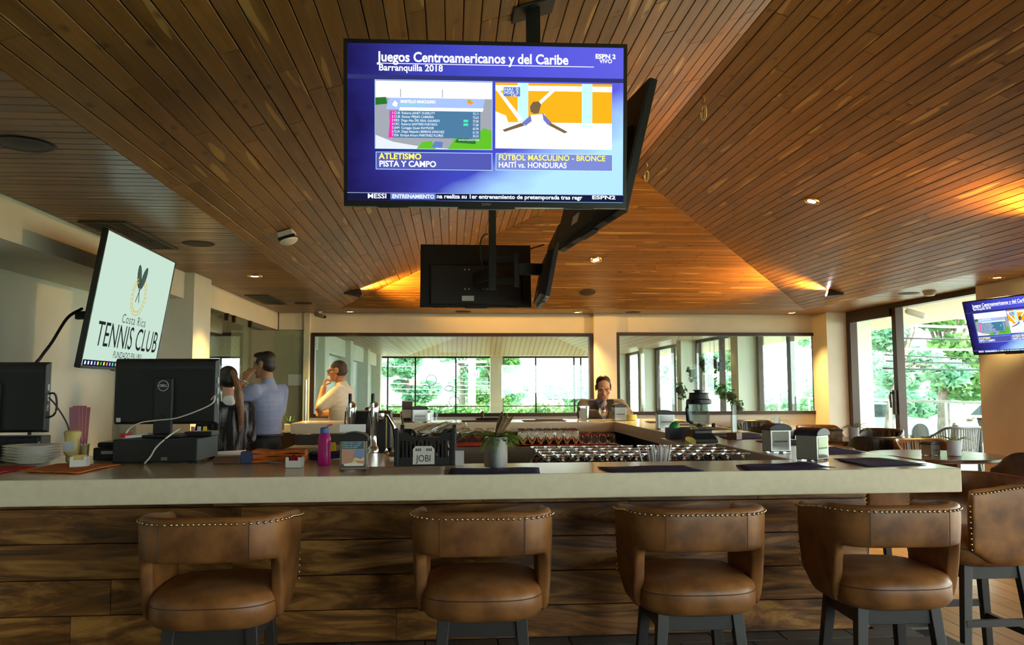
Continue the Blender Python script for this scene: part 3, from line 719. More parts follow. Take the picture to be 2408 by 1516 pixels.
# emergency light on the left pitch
t = thing('emergency_light', 'white two-tone emergency light on the left pitch', 'emergency light', (-1.43, 6.82, zl(-1.43)-.004))
t.matrix_world = Matrix.Translation((-1.43, 6.82, zl(-1.43)-.004)) @ Vector((0, 0, 1)).rotation_difference(nl).to_matrix().to_4x4()
MB().box(-.045, .085, -.06, .12, -.05, 0).build('base', 'white_plastic', t, bevel=.01); MB().box(-.05, .09, -.065, .125, -.075, -.05).build('band', 'black_plastic', t)
MB().lathe([(.0, -.035), (.05, -.03), (.085, -.012), (.09, 0)], 20, (.02, .03, -.075), sx=.85, sy=1.15).build('diffuser', 'white_plastic', t, smooth='auto')
# loose wire coils at the ridge
mat('bare_wire', (.45, .36, .18), .4, .6)
for lb, p in (('coil of spare wire hanging from the ridge', (2.02, 6.19)), ('smaller coil of spare wire at the ridge beside the side screen', (2.03, 8.14))):
    t = thing('wire_coil', lb, 'wire', (p[0], p[1], ZR-.02), group='spare wire at the ridge')
    MB().tube([(0, 0, 0), (.02, 0, -.06), (-.01, 0, -.12)], .006, 6).build('lead', 'bare_wire', t, smooth=True)
    for k in range(2): MB().tube([(.018*math.cos(a*.524)+.01*k, .016*math.sin(a*.524)*(1+k), -.17-.055*math.sin(a*.524+k*.3)) for a in range(12)], .005, 6, close=True).build('loop', 'bare_wire', t, smooth=True)
# security camera
t = thing('security_camera', 'small white bullet security camera under the far soffit', 'camera', (-2.14, 13.05, H-.002))
b = MB(); b.lathe([(.045, -.02), (.045, 0)], 16); b.tube([(0, 0, -.01), (0, -.02, -.06)], .012, 8); b.build('bracket', 'white_plastic', t, smooth='auto')
b = MB(); b.cap((-.06, .04, -.045), (.09, -.08, -.09), .032, .034); b.build('body', 'beige_plastic', t, smooth='auto')
b = MB(); b.cap((.095, -.084, -.092), (.102, -.09, -.094), .026, .026); b.build('lens', 'black_plastic', t, smooth='auto')
t = thing('security_camera', 'white bullet security camera under the terrace overhang', 'camera', (7.3, 12.1, 2.655))
b = MB(); b.cap((-.1, 0, -.06), (.08, -.1, -.14), .05, .05); b.tube([(-.1, 0, -.06), (-.12, 0, 0)], .015, 8); b.build('body', 'white_plastic', t, smooth='auto')
t = thing('security_camera', 'small dark camera hanging at the edge of the terrace overhang', 'camera', (8.9, 12.95, 2.655))
b = MB(); b.cap((0, 0, -.06), (-.06, -.05, -.2), .045, .04); b.tube([(0, 0, -.08), (0, 0, 0)], .015, 8); b.build('body', 'dark_plastic', t, smooth='auto')

# ------------------------------------------------------------------ televisions
mat('bezel', (.018, .018, .018), .35); mat('tv_back', (.014, .014, .015), .55); mat('silver_strip', (.55, .62, .6), .3, .8); mat('screw', (.55, .52, .42), .3, 1.0)
def scr(name, col, s=1.0): return emis('scr_'+name, col, s)
ES = 0.66
scr('white', (.85, .88, 1.0), ES); scr('yellow', (1.0, .85, .12), ES); scr('navy', (.03, .035, .16), ES*.8); scr('dark', (.01, .012, .05), ES*.7); scr('sky', (.95, .93, .92), ES); scr('lime', (.1, .42, .02), ES)
scr('leafdark', (.02, .14, .02), ES); scr('panel', (.10, .17, .45), ES); scr('panel2', (.30, .42, .80), ES); scr('row', (.06, .16, .28), ES); scr('magenta', (.75, .02, .35), ES); scr('orange', (.80, .36, .01), ES); scr('teal', (.45, .85, .85), ES)
scr('jersey', (.75, .88, 1.0), ES); scr('jerseyblue', (.15, .15, .42), ES); scr('skin', (.16, .10, .05), ES); scr('haze', (.72, .90, .95), ES); scr('boxline', (.45, .75, .95), ES); scr('boxfill', (.07, .08, .35), ES); scr('green', (.05, .7, .35), ES); scr('stand', (.28, .30, .34), ES); scr('track', (.62, .66, .72), ES); scr('boxfill2', (.16, .20, .52), ES); scr('flame', (.85, .25, .05), ES); scr('grey', (.30, .34, .55), ES)
m = emis('scr_blue', (.1, .1, .5), ES); nt = NT(m); e = nt.n['Emission']
tc = nt.add('ShaderNodeTexCoord'); sp = nt.add('ShaderNodeSeparateXYZ'); nt.link(tc.outputs['Generated'], sp.inputs[0])
nz = nt.add('ShaderNodeTexNoise'); nz.inputs['Scale'].default_value = 3.0; nz.inputs['Detail'].default_value = 3; nt.link(tc.outputs['Generated'], nz.inputs['Vector'])
gx = math_n(nt, 'ADD', sp.outputs[0], math_n(nt, 'MULTIPLY', math_n(nt, 'SUBTRACT', nz.outputs['Fac'], .5), .35))
r1 = ramp(nt, [(0.0, (.010, .008, .07)), (.12, (.02, .018, .16)), (.4, (.042, .05, .40)), (.7, (.07, .075, .55)), (1.0, (.09, .09, .58))]); nt.link(gx, r1.inputs[0])
dn_ = math_n(nt, 'SUBTRACT', gx, math_n(nt, 'MULTIPLY', sp.outputs[2], .9))
r2 = ramp(nt, [(.28, (0, 0, 0)), (.62, (1, 1, 1))]); nt.link(dn_, r2.inputs[0])
nt.link(mixc(nt, r1.outputs[0], (.36, .62, .92), r2.outputs[0]), e.inputs[0])
m = emis('scr_mint', (.50, .66, .55), .56)
SCRW = 1.0
class Scr:
    """flat picture drawn on a screen; u,v in 0..1 from the top-left corner"""
    def __init__(s, parent, w, h, y): s.p = parent; s.w = w; s.h = h; s.y = y; s.k = 0
    def xy(s, u, v): return ((u-.5)*s.w, (0.5-v)*s.h)
    def rect(s, u0, v0, u1, v1, m, name='picture'):
        s.k += 1; y = s.y-.00018*s.k; (x0, z0), (x1, z1) = s.xy(u0, v0), s.xy(u1, v1)
        MB().quad((x0, y, z1), (x1, y, z1), (x1, y, z0), (x0, y, z0)).build(name, 'scr_'+m, s.p, fix=False)
    def poly(s, pts, m, name='picture'):
        s.k += 1; y = s.y-.00018*s.k; q = [(s.xy(u, v)[0], y, s.xy(u, v)[1]) for u, v in pts]
        b = MB(); b._add(q, [tuple(range(len(q)))]); o = b.build(name, 'scr_'+m, s.p, fix=False)
        if o.data.polygons[0].normal.y > 0: o.data.flip_normals()
    def ring(s, u0, v0, u1, v1, t, m):
        tv = t*s.w/s.h
        s.rect(u0, v0, u1, v0+tv, m, 'line'); s.rect(u0, v1-tv, u1, v1, m, 'line'); s.rect(u0, v0, u0+t, v1, m, 'line'); s.rect(u1-t, v0, u1, v1, m, 'line')
    def text(s, txt, u, v, size, m, width=None, bold=.0, space=1.0, name='caption'):
        s.k += 1; me = text_mesh(txt, size*s.h, bold=bold*s.h, space=space)
        if width:
            mx = max((a.co.x for a in me.vertices), default=1); f = width*s.w/mx
            for a in me.vertices: a.co.x *= f
        x, z = s.xy(u, v)
        o = obj(name, me, 'scr_'+m, s.p, (x, s.y-.00018*s.k, z), (R(90), 0, 0))
        return o
def broadcast(scr_obj, w, h, y):
    S = Scr(scr_obj, w, h, y)
    def X(a): return (a-90)/1975
    def V(a): return (a-80)/1110
    S.rect(0, V(300), 1, V(330), 'navy', 'line')
    S.text('Juegos Centroamericanos y del Caribe', X(305), V(205), .088, 'white', (1665-305)/1975, .0022)
    S.rect(X(305), V(217), X(1850), V(222), 'white', 'line')
    S.text('Barranquilla 2018', X(310), V(270), .058, 'white', 455/1975, .0012)
    S.text('ESPN 2', X(1860), V(158), .040, 'white', 148/1975, .0015); S.text('VIVO', X(1890), V(190), .036, 'white', 92/1975, .0008)
    # athletics picture
    a, b_, c, d = X(288), V(342), X(1115), V(820); W = c-a; Hh = d-b_
    S.rect(a, b_, c, d, 'stand'); S.rect(a, b_, c, b_+.25*Hh, 'sky')
    S.poly([(a, b_+.8*Hh), (a+.15*W, b_+.9*Hh), (a+.4*W, b_+.97*Hh), (a+.7*W, d), (a, d)], 'track'); S.poly([(a, b_+.25*Hh), (a+.09*W, b_+.24*Hh), (a+.1*W, b_+.34*Hh), (a, b_+.36*Hh)], 'leafdark')
    S.poly([(a+.35*W, d), (a+.4*W, b_+.90*Hh), (a+.48*W, b_+.88*Hh), (a+.52*W, d)], 'lime'); S.poly([(a+.62*W, d), (a+.68*W, b_+.84*Hh), (a+.85*W, b_+.8*Hh), (a+.93*W, b_+.68*Hh), (c, b_+.72*Hh), (c, d)], 'lime'); S.poly([(a+.68*W, b_+.9*Hh), (a+.74*W, b_+.72*Hh), (a+.86*W, b_+.7*Hh), (a+.86*W, b_+.92*Hh)], 'leafdark')
    for u in (.21, .57): S.rect(a+u*W, b_+.12*Hh, a+(u+.008)*W, b_+.24*Hh, 'stand', 'line')
    S.poly([(a+.09*W, b_+.42*Hh), (a+.12*W, b_+.25*Hh), (a+.94*W, b_+.25*Hh), (a+.92*W, b_+.42*Hh)], 'panel2'); S.poly([(a+.2*W, b_+.44*Hh), (a+.21*W, b_+.39*Hh), (a+.93*W, b_+.39*Hh), (a+.92*W, b_+.44*Hh)], 'haze'); S.rect(a+.12*W, b_+.44*Hh, a+.9*W, b_+.84*Hh, 'row')
    S.poly([(a+.11*W, b_+.84*Hh), (a+.13*W, b_+.44*Hh), (a+.17*W, b_+.44*Hh), (a+.15*W, b_+.84*Hh)], 'magenta')
    S.text('MARTILLO MASCULINO', a+.215*W, b_+.325*Hh, .026, 'white', .30*W, .001); S.text("MEN'S HAMMER THROW", a+.215*W, b_+.365*Hh, .018, 'green', .21*W)
    S.poly([(a+.14*W, b_+.36*Hh), (a+.165*W, b_+.29*Hh), (a+.19*W, b_+.33*Hh), (a+.18*W, b_+.39*Hh)], 'white'); S.poly([(a+.78*W, b_+.3*Hh), (a+.80*W, b_+.255*Hh), (a+.85*W, b_+.31*Hh), (a+.81*W, b_+.345*Hh)], 'flame'); S.poly([(a+.79*W, b_+.28*Hh), (a+.80*W, b_+.262*Hh), (a+.83*W, b_+.31*Hh)], 'lime')
    rows = [('1 CUB  Roberto JANET DURRUTY', '73.11', .51), ('2 CUB  Reinier MEJIAS CABRERA', '72.63', .50), ('3 MEX  Diego Alan DEL REAL GALINDO', '72.00', .55), ('4 CRC  Roberto SAWYERS FURTADO', '71.00', .53), ('5 JAM  Caniggia Quain RAYNOR', '65.94', .50), ('6 GUA  Diego Alejandro BERRIOS SANCHEZ', '61.25', .59), ('7 ESA  Enrique Arturo MARTINEZ FLORES', '55.51', .58)]
    for i, (t1, t2, wd) in enumerate(rows):
        v = b_+(.492+.055*i)*Hh
        S.text(t1, a+.14*W, v, .022, 'white', (wd-.14)*W); S.text(t2, a+.835*W, v, .022, 'white', .05*W)
    for i in (2, 3): S.rect(a+.755*W, b_+(.455+.055*i)*Hh, a+.795*W, b_+(.49+.055*i)*Hh, 'green')
    S.text('www.barranquilla2018.com', a+.71*W, b_+.875*Hh, .018, 'white', .18*W); S.poly([(a+.48*W, b_+.98*Hh), (a+.51*W, b_+.89*Hh), (a+.58*W, b_+.9*Hh), (a+.57*W, b_+.99*Hh)], 'panel')
    S.ring(a-.002, b_-.004, c+.002, d+.004, .0016, 'boxline')
    # football picture
    a, b_, c, d = X(1140), V(345), X(1980), V(812); W = c-a; Hh = d-b_
    S.rect(a, b_, c, d, 'haze'); S.rect(a, b_+.12*Hh, c, b_+.6*Hh, 'orange'); S.rect(a, b_, c, b_+.04*Hh, 'orange'); S.rect(a, b_+.04*Hh, c, b_+.11*Hh, 'sky')
    for u in (.19, .74): S.rect(a+u*W, b_, a+(u+.09)*W, b_+.66*Hh, 'teal')
    S.poly([(a, b_+.1*Hh), (a+.03*W, b_+.1*Hh), (a+.24*W, b_+.56*Hh), (a+.2*W, b_+.58*Hh)], 'haze'); S.poly([(a+.48*W, b_+.1*Hh), (a+.52*W, b_+.1*Hh), (a+.34*W, b_+.4*Hh), (a+.31*W, b_+.38*Hh)], 'haze')
    S.rect(a, b_+.6*Hh, c, b_+.64*Hh, 'sky'); S.rect(a, b_+.66*Hh, c, d, 'sky'); S.poly([(a, b_+.44*Hh), (a+.09*W, b_+.5*Hh), (a+.12*W, b_+.66*Hh), (a, b_+.68*Hh)], 'haze')
    S.poly([(a+.27*W, d), (a+.27*W, b_+.6*Hh), (a+.30*W, b_+.49*Hh), (a+.42*W, b_+.47*Hh), (a+.45*W, b_+.6*Hh), (a+.40*W, d)], 'jersey')
    S.poly([(a+.30*W, b_+.49*Hh), (a+.22*W, b_+.62*Hh), (a+.26*W, b_+.65*Hh), (a+.31*W, b_+.58*Hh)], 'jerseyblue'); S.poly([(a+.40*W, b_+.45*Hh), (a+.48*W, b_+.60*Hh), (a+.45*W, b_+.64*Hh), (a+.41*W, b_+.56*Hh)], 'jerseyblue')
    S.poly([(a+.22*W, b_+.61*Hh), (a+.06*W, b_+.72*Hh), (a+.08*W, b_+.75*Hh), (a+.25*W, b_+.65*Hh)], 'skin'); S.poly([(a+.47*W, b_+.6*Hh), (a+.62*W, b_+.74*Hh), (a+.59*W, b_+.76*Hh), (a+.455*W, b_+.64*Hh)], 'skin')
    S.poly([(a+.3*W, b_+.44*Hh), (a+.295*W, b_+.36*Hh), (a+.32*W, b_+.29*Hh), (a+.37*W, b_+.28*Hh), (a+.39*W, b_+.33*Hh), (a+.37*W, b_+.46*Hh), (a+.33*W, b_+.47*Hh)], 'skin')
    S.rect(a+.07*W, b_+.07*Hh, a+.21*W, b_+.21*Hh, 'panel'); S.text('HAI  0', a+.075*W, b_+.125*Hh, .028, 'white', .12*W); S.text('HON  0', a+.075*W, b_+.175*Hh, .028, 'white', .12*W); S.text('7:42', a+.13*W, b_+.215*Hh, .024, 'white', .05*W)
    # captions
    S.rect(X(292), V(848), X(1118), V(972), 'boxfill'); S.ring(X(292), V(848), X(1118), V(972), .0018, 'boxline'); S.rect(X(1143), V(848), X(1985), V(968), 'boxfill2'); S.ring(X(1143), V(848), X(1985), V(968), .0018, 'boxline')
    S.text('ATLETISMO', X(315), V(898), .052, 'yellow', 298/1975, .0014); S.text('PISTA Y CAMPO', X(315), V(951), .052, 'white', 403/1975, .0014)
    S.text('FÚTBOL MASCULINO - BRONCE', X(1162), V(896), .050, 'yellow', 770/1975, .0008); S.text('HAITÍ vs. HONDURAS', X(1162), V(949), .050, 'white', 490/1975, .0008)
    S.rect(0, V(1138), 1, 1, 'dark'); S.rect(0, V(1136), 1, V(1140), 'grey', 'line'); S.rect(X(395), V(1142), X(715), V(1182), 'panel')
    S.text('MESSI', X(233), V(1176), .042, 'white', 133/1975, .0008); S.text('ENTRENAMIENTO', X(407), V(1174), .034, 'white', 298/1975, .0008)
    S.text('na realiza su 1er entrenamiento de pretemporada tras regr', X(722), V(1172), .036, 'haze', 1045/1975, .001); S.text('ESPN2', X(1835), V(1168), .032, 'haze', 172/1975, .001)
def television(label, w, h, back=True, group='televisions', name='television', bez=.014, screen='scr_blue'):
    t = thing(name, label, 'television', group=group)
    b = MB(); d = .035
    b.box(-w/2, w/2, 0, d, -h/2, -h/2+bez*1.6); b.box(-w/2, w/2, 0, d, h/2-bez, h/2); b.box(-w/2, -w/2+bez, 0, d, -h/2+bez*1.6, h/2-bez); b.box(w/2-bez, w/2, 0, d, -h/2+bez*1.6, h/2-bez); b.build('bezel', 'bezel', t)
    sw, sh = w-2*bez, h-2.6*bez
    so = MB().box(-sw/2, sw/2, .006, .010, -sh/2, sh/2).build('screen', screen, t, loc=(0, 0, bez*.3))
    MB().box(-w/2+.004, w/2-.004, d-.02, d+.006, -h/2+.004, h/2-.004).build('back_panel', 'tv_back', t)
    b = MB(); b._add([(-w*.42, d+.006, -h*.47), (w*.42, d+.006, -h*.47), (w*.42, d+.006, h*.18), (-w*.42, d+.006, h*.18), (-w*.40, d+.05, -h*.46), (w*.40, d+.05, -h*.46), (w*.40, d+.05, h*.14), (-w*.40, d+.05, h*.14)], [(4, 5, 6, 7), (0, 1, 5, 4), (1, 2, 6, 5), (2, 3, 7, 6), (3, 0, 4, 7)]); b.build('housing', 'dark_plastic', t)
    for x in (-.11, -.07, .07, .11):
        for z in (-.1, .1): MB().lathe([(.009, 0), (.009, .006)], 10, M=Matrix.Translation((x, d+.055, z-.05)) @ Matrix.Rotation(R(90), 4, 'X')).build('screw', 'screw', t)
    MB().box(.02, .14, d+.05, d+.052, -h*.42, -h*.34).build('label_sticker', 'white_plastic', t)
    MB().box(-w*.1, w*.1, -.001, d*.9, -h/2-.008, -h/2).build('sensor_bar', 'black_plastic', t)
    for x in (-w*.33, w*.33):
        for k in range(5): MB().box(x-.06, x+.06, .008+.006*k, .011+.006*k, -h/2-.002, -h/2).build('vent_slot', 'black_plastic', t)
    return t, so, sw, sh
def place(t, center, rz, tilt): t.matrix_world = Matrix.Translation(center) @ Matrix.Rotation(rz, 4, 'Z') @ Matrix.Rotation(tilt, 4, 'X')
W_, H_ = 1.108, .645
tv, so, sw, sh = television('large lit television showing a sports broadcast above the bar front', W_, H_)
broadcast(so, sw, sh, .0055)
mk = text_mesh('SONY', .014, 'CENTER'); obj('maker_name', mk, 'screw', tv, (0, -.0008, -H_/2+.006), (R(90), 0, 0))
tv_main = tv; place(tv, (.132, 3.055, 2.452), R(-1.2), R(6))
t2, s2, _, _ = television('black television hung edge-on behind the large screen', W_, H_); place(t2, (.80, 4.08, 2.53), R(90)+R(7), R(14))
t3, s3, _, _ = television('black television seen from behind over the far side of the bar', W_, H_); place(t3, (.235, 8.0, 2.535), R(180), R(7))
t4, s4, _, _ = television('black television seen edge-on beside the rear one', W_, H_); place(t4, (.93, 7.45, 2.53), R(90)-R(2), R(11))
# same broadcast on the wall television by the terrace
t5, s5, sw5, sh5 = television('television with the sports broadcast on the terrace pier', W_, H_)
for ch in list(so.children):
    c = ch.copy(); COL.objects.link(c); c.parent = s5
place(t5, (6.22, 8.52, 2.10), R(-80), R(12))
b = MB(); b.box(-.25, .25, .09, .12, -.2, .2); b.bar((0, .1, 0), (.05, .42, .0), .08, .05); b.build('wall_arm', 'black_metal', t5)
# ceiling poles that carry the four bar televisions
def pole(label, x, y, z0, arms):
    zt_ = zl(x) if x < XM else zr(x)
    t = thing('ceiling_mount', label, 'television mount', (x, y, zt_-.003), group='ceiling television mounts')
    e = Vector((0, 0, 1)).rotation_difference(nl).to_euler()
    MB().box(-.11, .11, -.085, .085, -.012, 0).build('ceiling_plate', 'black_metal', t, rot=e, bevel=.004)
    MB().box(-.034, .034, -.025, .025, z0-zt_, -.002).build('pole', 'black_metal', t)
    for p0, p1, w, h_ in arms: MB().bar(Vector(p0)-t.location, Vector(p1)-t.location, w, h_).build('arm', 'black_metal', t, bevel=.004)
    return t
pole('black ceiling mount above the large screen', .40, 3.86, 2.32, [((.40, 3.86, 2.52), (.15, 3.15, 2.46), .05, .16), ((.40, 3.86, 2.52), (.72, 4.05, 2.54), .05, .14)])
pole('black ceiling mount in front of the rear television', .375, 7.45, 2.34, [((.375, 7.45, 2.62), (.60, 7.42, 2.62), .03, .06), ((.375, 7.45, 2.42), (.60, 7.42, 2.42), .03, .06), ((.60, 7.42, 2.36), (.60, 7.42, 2.68), .05, .05), ((.60, 7.42, 2.53), (.86, 7.45, 2.53), .05, .11), ((.375, 7.45, 2.5), (.22, 7.92, 2.5), .04, .12)])
for lb, pts in (('black power lead drooping over the rear television', [(.33, 7.42, 2.86), (.29, 7.4, 2.84), (.26, 7.4, 2.76), (.28, 7.6, 2.62), (.33, 7.8, 2.55)]), ('black lead between the rear and side televisions', [(.62, 7.5, 2.66), (.72, 7.45, 2.72), (.86, 7.4, 2.76)])):
    tag(MB().tube(curve(pts), .007, 6).build('power_lead', 'cable_black', smooth=True), lb, 'cable', 'leads of the bar televisions')
# club screen on the service wall
t6, s6, sw6, sh6 = television('large wall screen with a pale tennis club emblem', 1.48, .95, screen='scr_mint', bez=.012)
place(t6, (-2.40, 6.22, 2.03), R(90)+R(2), R(9))
b = MB(); b.box(-.3, .3, .085, .1, -.22, .22); b.bar((.1, .1, -.05), (.1, .44, -.12), .06, .06); b.build('wall_arm', 'black_metal', t6)
scr('ink', (.015, .02, .025), .5); scr('gold', (.55, .38, .04), .6); scr('racket', (.06, .10, .08), .5)
S = Scr(s6, sw6, sh6, .0055)
def racket(cx, cy, ang):
    pts = [];
    for k in range(16):
        a = k*math.pi/8; x, y = .026*math.cos(a), .075*math.sin(a)*1.25; pts.append((x, y-.13))
    def rot(p):
        x, y = p[0]*sw6, p[1]*sh6
        return (cx+(x*math.cos(ang)-y*math.sin(ang))/sw6, cy+(x*math.sin(ang)+y*math.cos(ang))/sh6)
    S.poly([rot((x*1.12, (y+.13)*1.1-.13)) for x, y in pts], 'ink', 'racket_rim'); S.poly([rot(p) for p in pts], 'racket', 'racket_head'); S.poly([rot(p) for p in ((-.004, -.04), (.004, -.04), (.004, .10), (-.004, .10))], 'ink', 'racket_handle')
racket(.53, .36, R(-24)); racket(.53, .36, R(24))
for sgn in (-1, 1):
    for k in range(11):
        a = R(96+k*14) if sgn < 0 else R(84-k*14)
        u = .53+.088*math.cos(a); v = .40+.145*math.sin(a); tx, ty = -math.sin(a)*sgn, math.cos(a)*sgn
        for rr_ in (-1, 1):
            c_ = (u+.010*rr_*math.cos(a), v+.014*rr_*math.sin(a)); S.poly([(c_[0]-.012*tx, c_[1]-.018*ty), (c_[0]+.006*math.cos(a), c_[1]+.008*math.sin(a)), (c_[0]+.012*tx, c_[1]+.018*ty), (c_[0]-.006*math.cos(a), c_[1]-.008*math.sin(a))], 'gold', 'laurel_leaf')
S.text('Costa Rica', .36, .64, .105, 'racket', .34, 0.0, 1.15)
S.text('TENNIS CLUB', .09, .845, .27, 'ink', .85, .0)
S.text('FUNDADO EN 1901', .335, .925, .075, 'ink', .40)
S.rect(0, .955, 1, 1.0, 'dark', 'taskbar')
for k, c in enumerate(['white', 'white', 'white', 'panel2', 'yellow', 'lime', 'yellow', 'flame', 'panel2', 'green', 'flame', 'white', 'teal']): S.rect(.02+.036*k, .965, .035+.036*k, .99, c, 'icon')
tag(MB().tube(curve([(-2.66, 5.95, 2.0), (-2.70, 5.82, 1.92), (-2.70, 5.62, 1.74), (-2.69, 5.46, 1.63), (-2.68, 5.36, 1.53), (-2.66, 5.3, 1.09)]), .011, 6).build('power_lead', 'cable_black', smooth=True), 'black lead running down from the wall screen', 'cable', 'leads of the bar televisions')
mat('shelf_walnut', (.12, .04, .015), .35)
tag(MB().box(-3.55, -3.16, 3.6, 5.6, 1.56, 1.645).build('wall_shelf', 'shelf_walnut', bevel=.004), 'dark walnut wall shelf at the left edge', 'shelf')
# ------------------------------------------------------------------ the bar
ZT, ZS = 1.08, 0.98            # counter top and underside
noisy('quartz', (0.74, 0.645, 0.45), (0.78, 0.685, 0.48), 30, .16, detail=2, spec=.32)
board_wood('bar_parota', (0.026, 0.009, 0.002), (0.22, 0.085, 0.017), (0.56, 0.27, 0.062), scale=(0.9, 5.5, 5.5), rough=(.30, .5), vary=.5, knots=False, swirl=2.6, bump=.05, tone=.22, band=(.36, .5, .66))
mat('steel', (.62, .62, .60), .22, 1.0); mat('chrome', (.8, .8, .78), .08, 1.0); mat('dark_cabinet', (.05, .045, .04), .5); noisy('grey_laminate', (.20, .185, .165), (.24, .22, .195), 3, .4)
def slab(name, label, poly, z0=ZS, z1=ZT):
    return tag(MB().prism(poly, z0, z1).build(name, 'quartz', bevel=.004), label, 'countertop')
cnt = slab('bar_countertop', 'pale stone bar counter running around three sides', [(-2.75, 3.20), (2.15, 3.27), (2.40, 8.55), (-1.56, 8.55), (-1.56, 7.95), (1.61, 7.90), (1.61, 5.36), (1.40, 5.36), (1.40, 4.79), (1.61, 4.79), (1.61, 3.72), (.02, 3.70), (.02, 4.32), (-2.75, 4.32)])
base = thing('island_bar', 'wood-clad bar front on a dark tiled plinth', 'bar', (0, 3.55, 0))
def rel(o): o.parent = base; o.location = Vector(o.location)-base.location; return o
MB().box(-2.75, 1.86, .02, .12, 0, ZS).build('carcass', 'dark_cabinet', base)
MB().box(1.74, 1.86, .12, 4.9, 0, ZS).build('carcass', 'dark_cabinet', base)
MB().box(-1.45, 1.86, 4.9, 5.0, 0, ZS).build('carcass', 'dark_cabinet', base)
rg = random.Random(9)
zs = [.345, .481, .627, .776, .922, ZS]
for i in range(5):
    e = cuts(-2.75, 1.87, .9, 2.1, rg)
    if i == 3: e = [-2.75, -.9, .78, 1.87]
    for k in range(len(e)-1):
        b = MB(); b.box(e[k]+.001, e[k+1]-.001, 0, .022, zs[i]+.002, zs[i+1]-.002); b.build('plank', 'bar_parota', base, bevel=.002)
    e = cuts(.02, 4.98, .9, 2.0, rg)
    for k in range(len(e)-1): MB().box(0, e[k+1]-e[k]-.002, 0, .02, 0, zs[i+1]-zs[i]-.004).build('plank', 'bar_parota', base, loc=(1.885, e[k]+.001, zs[i]+.002), rot=(0, 0, R(90)), bevel=.002)
# tiled step under the bar
MB().box(-2.75, 2.15, -.25, .02, 0, .333).build('plinth', 'grout', base); MB().box(1.86, 2.15, .02, 4.9, 0, .333).build('plinth', 'grout', base)
tm = None
for i in range(16):
    x0 = -2.75+.31*i
    for j, (y0, y1) in enumerate(((-.25, -.12), (-.115, 0.0))):
        x1 = min(x0+.305, 2.15)
        off = .15 if j else 0
        MB().box(max(-2.75, x0-off), min(2.15, x0+.305-off), y0, y1-.004, .333, .345).build('tile', 'slate_tile', base, bevel=.002)
for j in range(15): MB().box(1.89, 2.15, .0+.31*j, .305+.31*j, .333, .345).build('tile', 'slate_tile', base, bevel=.002)
for i in range(16): MB().box(-2.75+.31*i, -2.445+.31*i if i < 15 else 2.15, -.262, -.25, .02, .33).build('tile', 'slate_tile', base)
# inside: work shelves with glassware
t = thing('work_shelf', 'low grey work shelf behind the front counter', 'shelf', (0, 3.73, 0))
MB().box(.03, 1.60, .30, 1.04, .89, .92).build('top', 'dark_cabinet', t); MB().box(.03, .07, .30, 1.04, .0, .89).build('side', 'grey_laminate', t); MB().box(1.56, 1.60, .30, 1.04, .0, .89).build('side', 'grey_laminate', t)
t = thing('back_shelf', 'grey laminate shelf under the far counter', 'shelf', (0, 7.35, 0))
MB().box(-1.5, 1.6, .02, .55, .84, .88).build('top', 'grey_laminate', t); MB().box(-1.5, 1.6, .0, .03, .0, .84).build('front', 'grey_laminate', t); MB().box(-1.5, 1.6, .50, .56, .88, ZS-.002).build('back', 'dark_cabinet', t)
t = thing('sink_unit', 'stainless sink unit by the beer taps', 'sink', (-.55, 4.9, 0))
MB().box(-.75, .55, 0, .6, .82, .86).build('top', 'steel', t); MB().box(-.75, .55, .02, .6, .0, .82).build('cabinet', 'dark_cabinet', t); MB().box(-.1, .45, .1, .5, .855, .862).build('basin', 'dark_cabinet', t)

# ------------------------------------------------------------------ bar stools
m = noisy('saddle_leather', (0.105, 0.036, 0.009), (0.35, 0.142, 0.038), 9.0, .42, bump=.12, detail=6, lo=.3, hi=.72)
noisy('leather_seam', (0.07, 0.03, 0.012), (0.10, 0.045, 0.018), 9, .5)
mat('stool_leg', (0.028, 0.024, 0.022), .45); mat('nail_brass', (.80, .62, .30), .2, 1.0)
def u_path(n=48, w=.235, yb=-.235, yf=.16, r=.12):
    """plan of the wrap-around back, from one front end round the rear to the other"""
    pts = []
    L1 = yf-(yb+r); La = r*math.pi/2; L2 = 2*(w-r); T = 2*L1+2*La+L2
    for i in range(n+1):
        s = T*i/n
        if s < L1: p = (-w, yf-s); nn = (-1, 0)
        elif s < L1+La: a = (s-L1)/r; p = (-w+r-r*math.cos(a), yb+r-r*math.sin(a)); nn = (-math.cos(a), -math.sin(a))
        elif s < L1+La+L2: p = (-w+r+(s-L1-La), yb); nn = (0, -1)
        elif s < L1+2*La+L2: a = (s-L1-La-L2)/r; p = (w-r+r*math.sin(a), yb+r-r*math.cos(a)); nn = (math.sin(a), -math.cos(a))
        else: p = (w, yb+r+(s-L1-2*La-L2)); nn = (1, 0)
        pts.append((p, nn, s/T))
    return pts
def sstep(a, b, x): x = max(0, min(1, (x-a)/(b-a))); return x*x*(3-2*x)
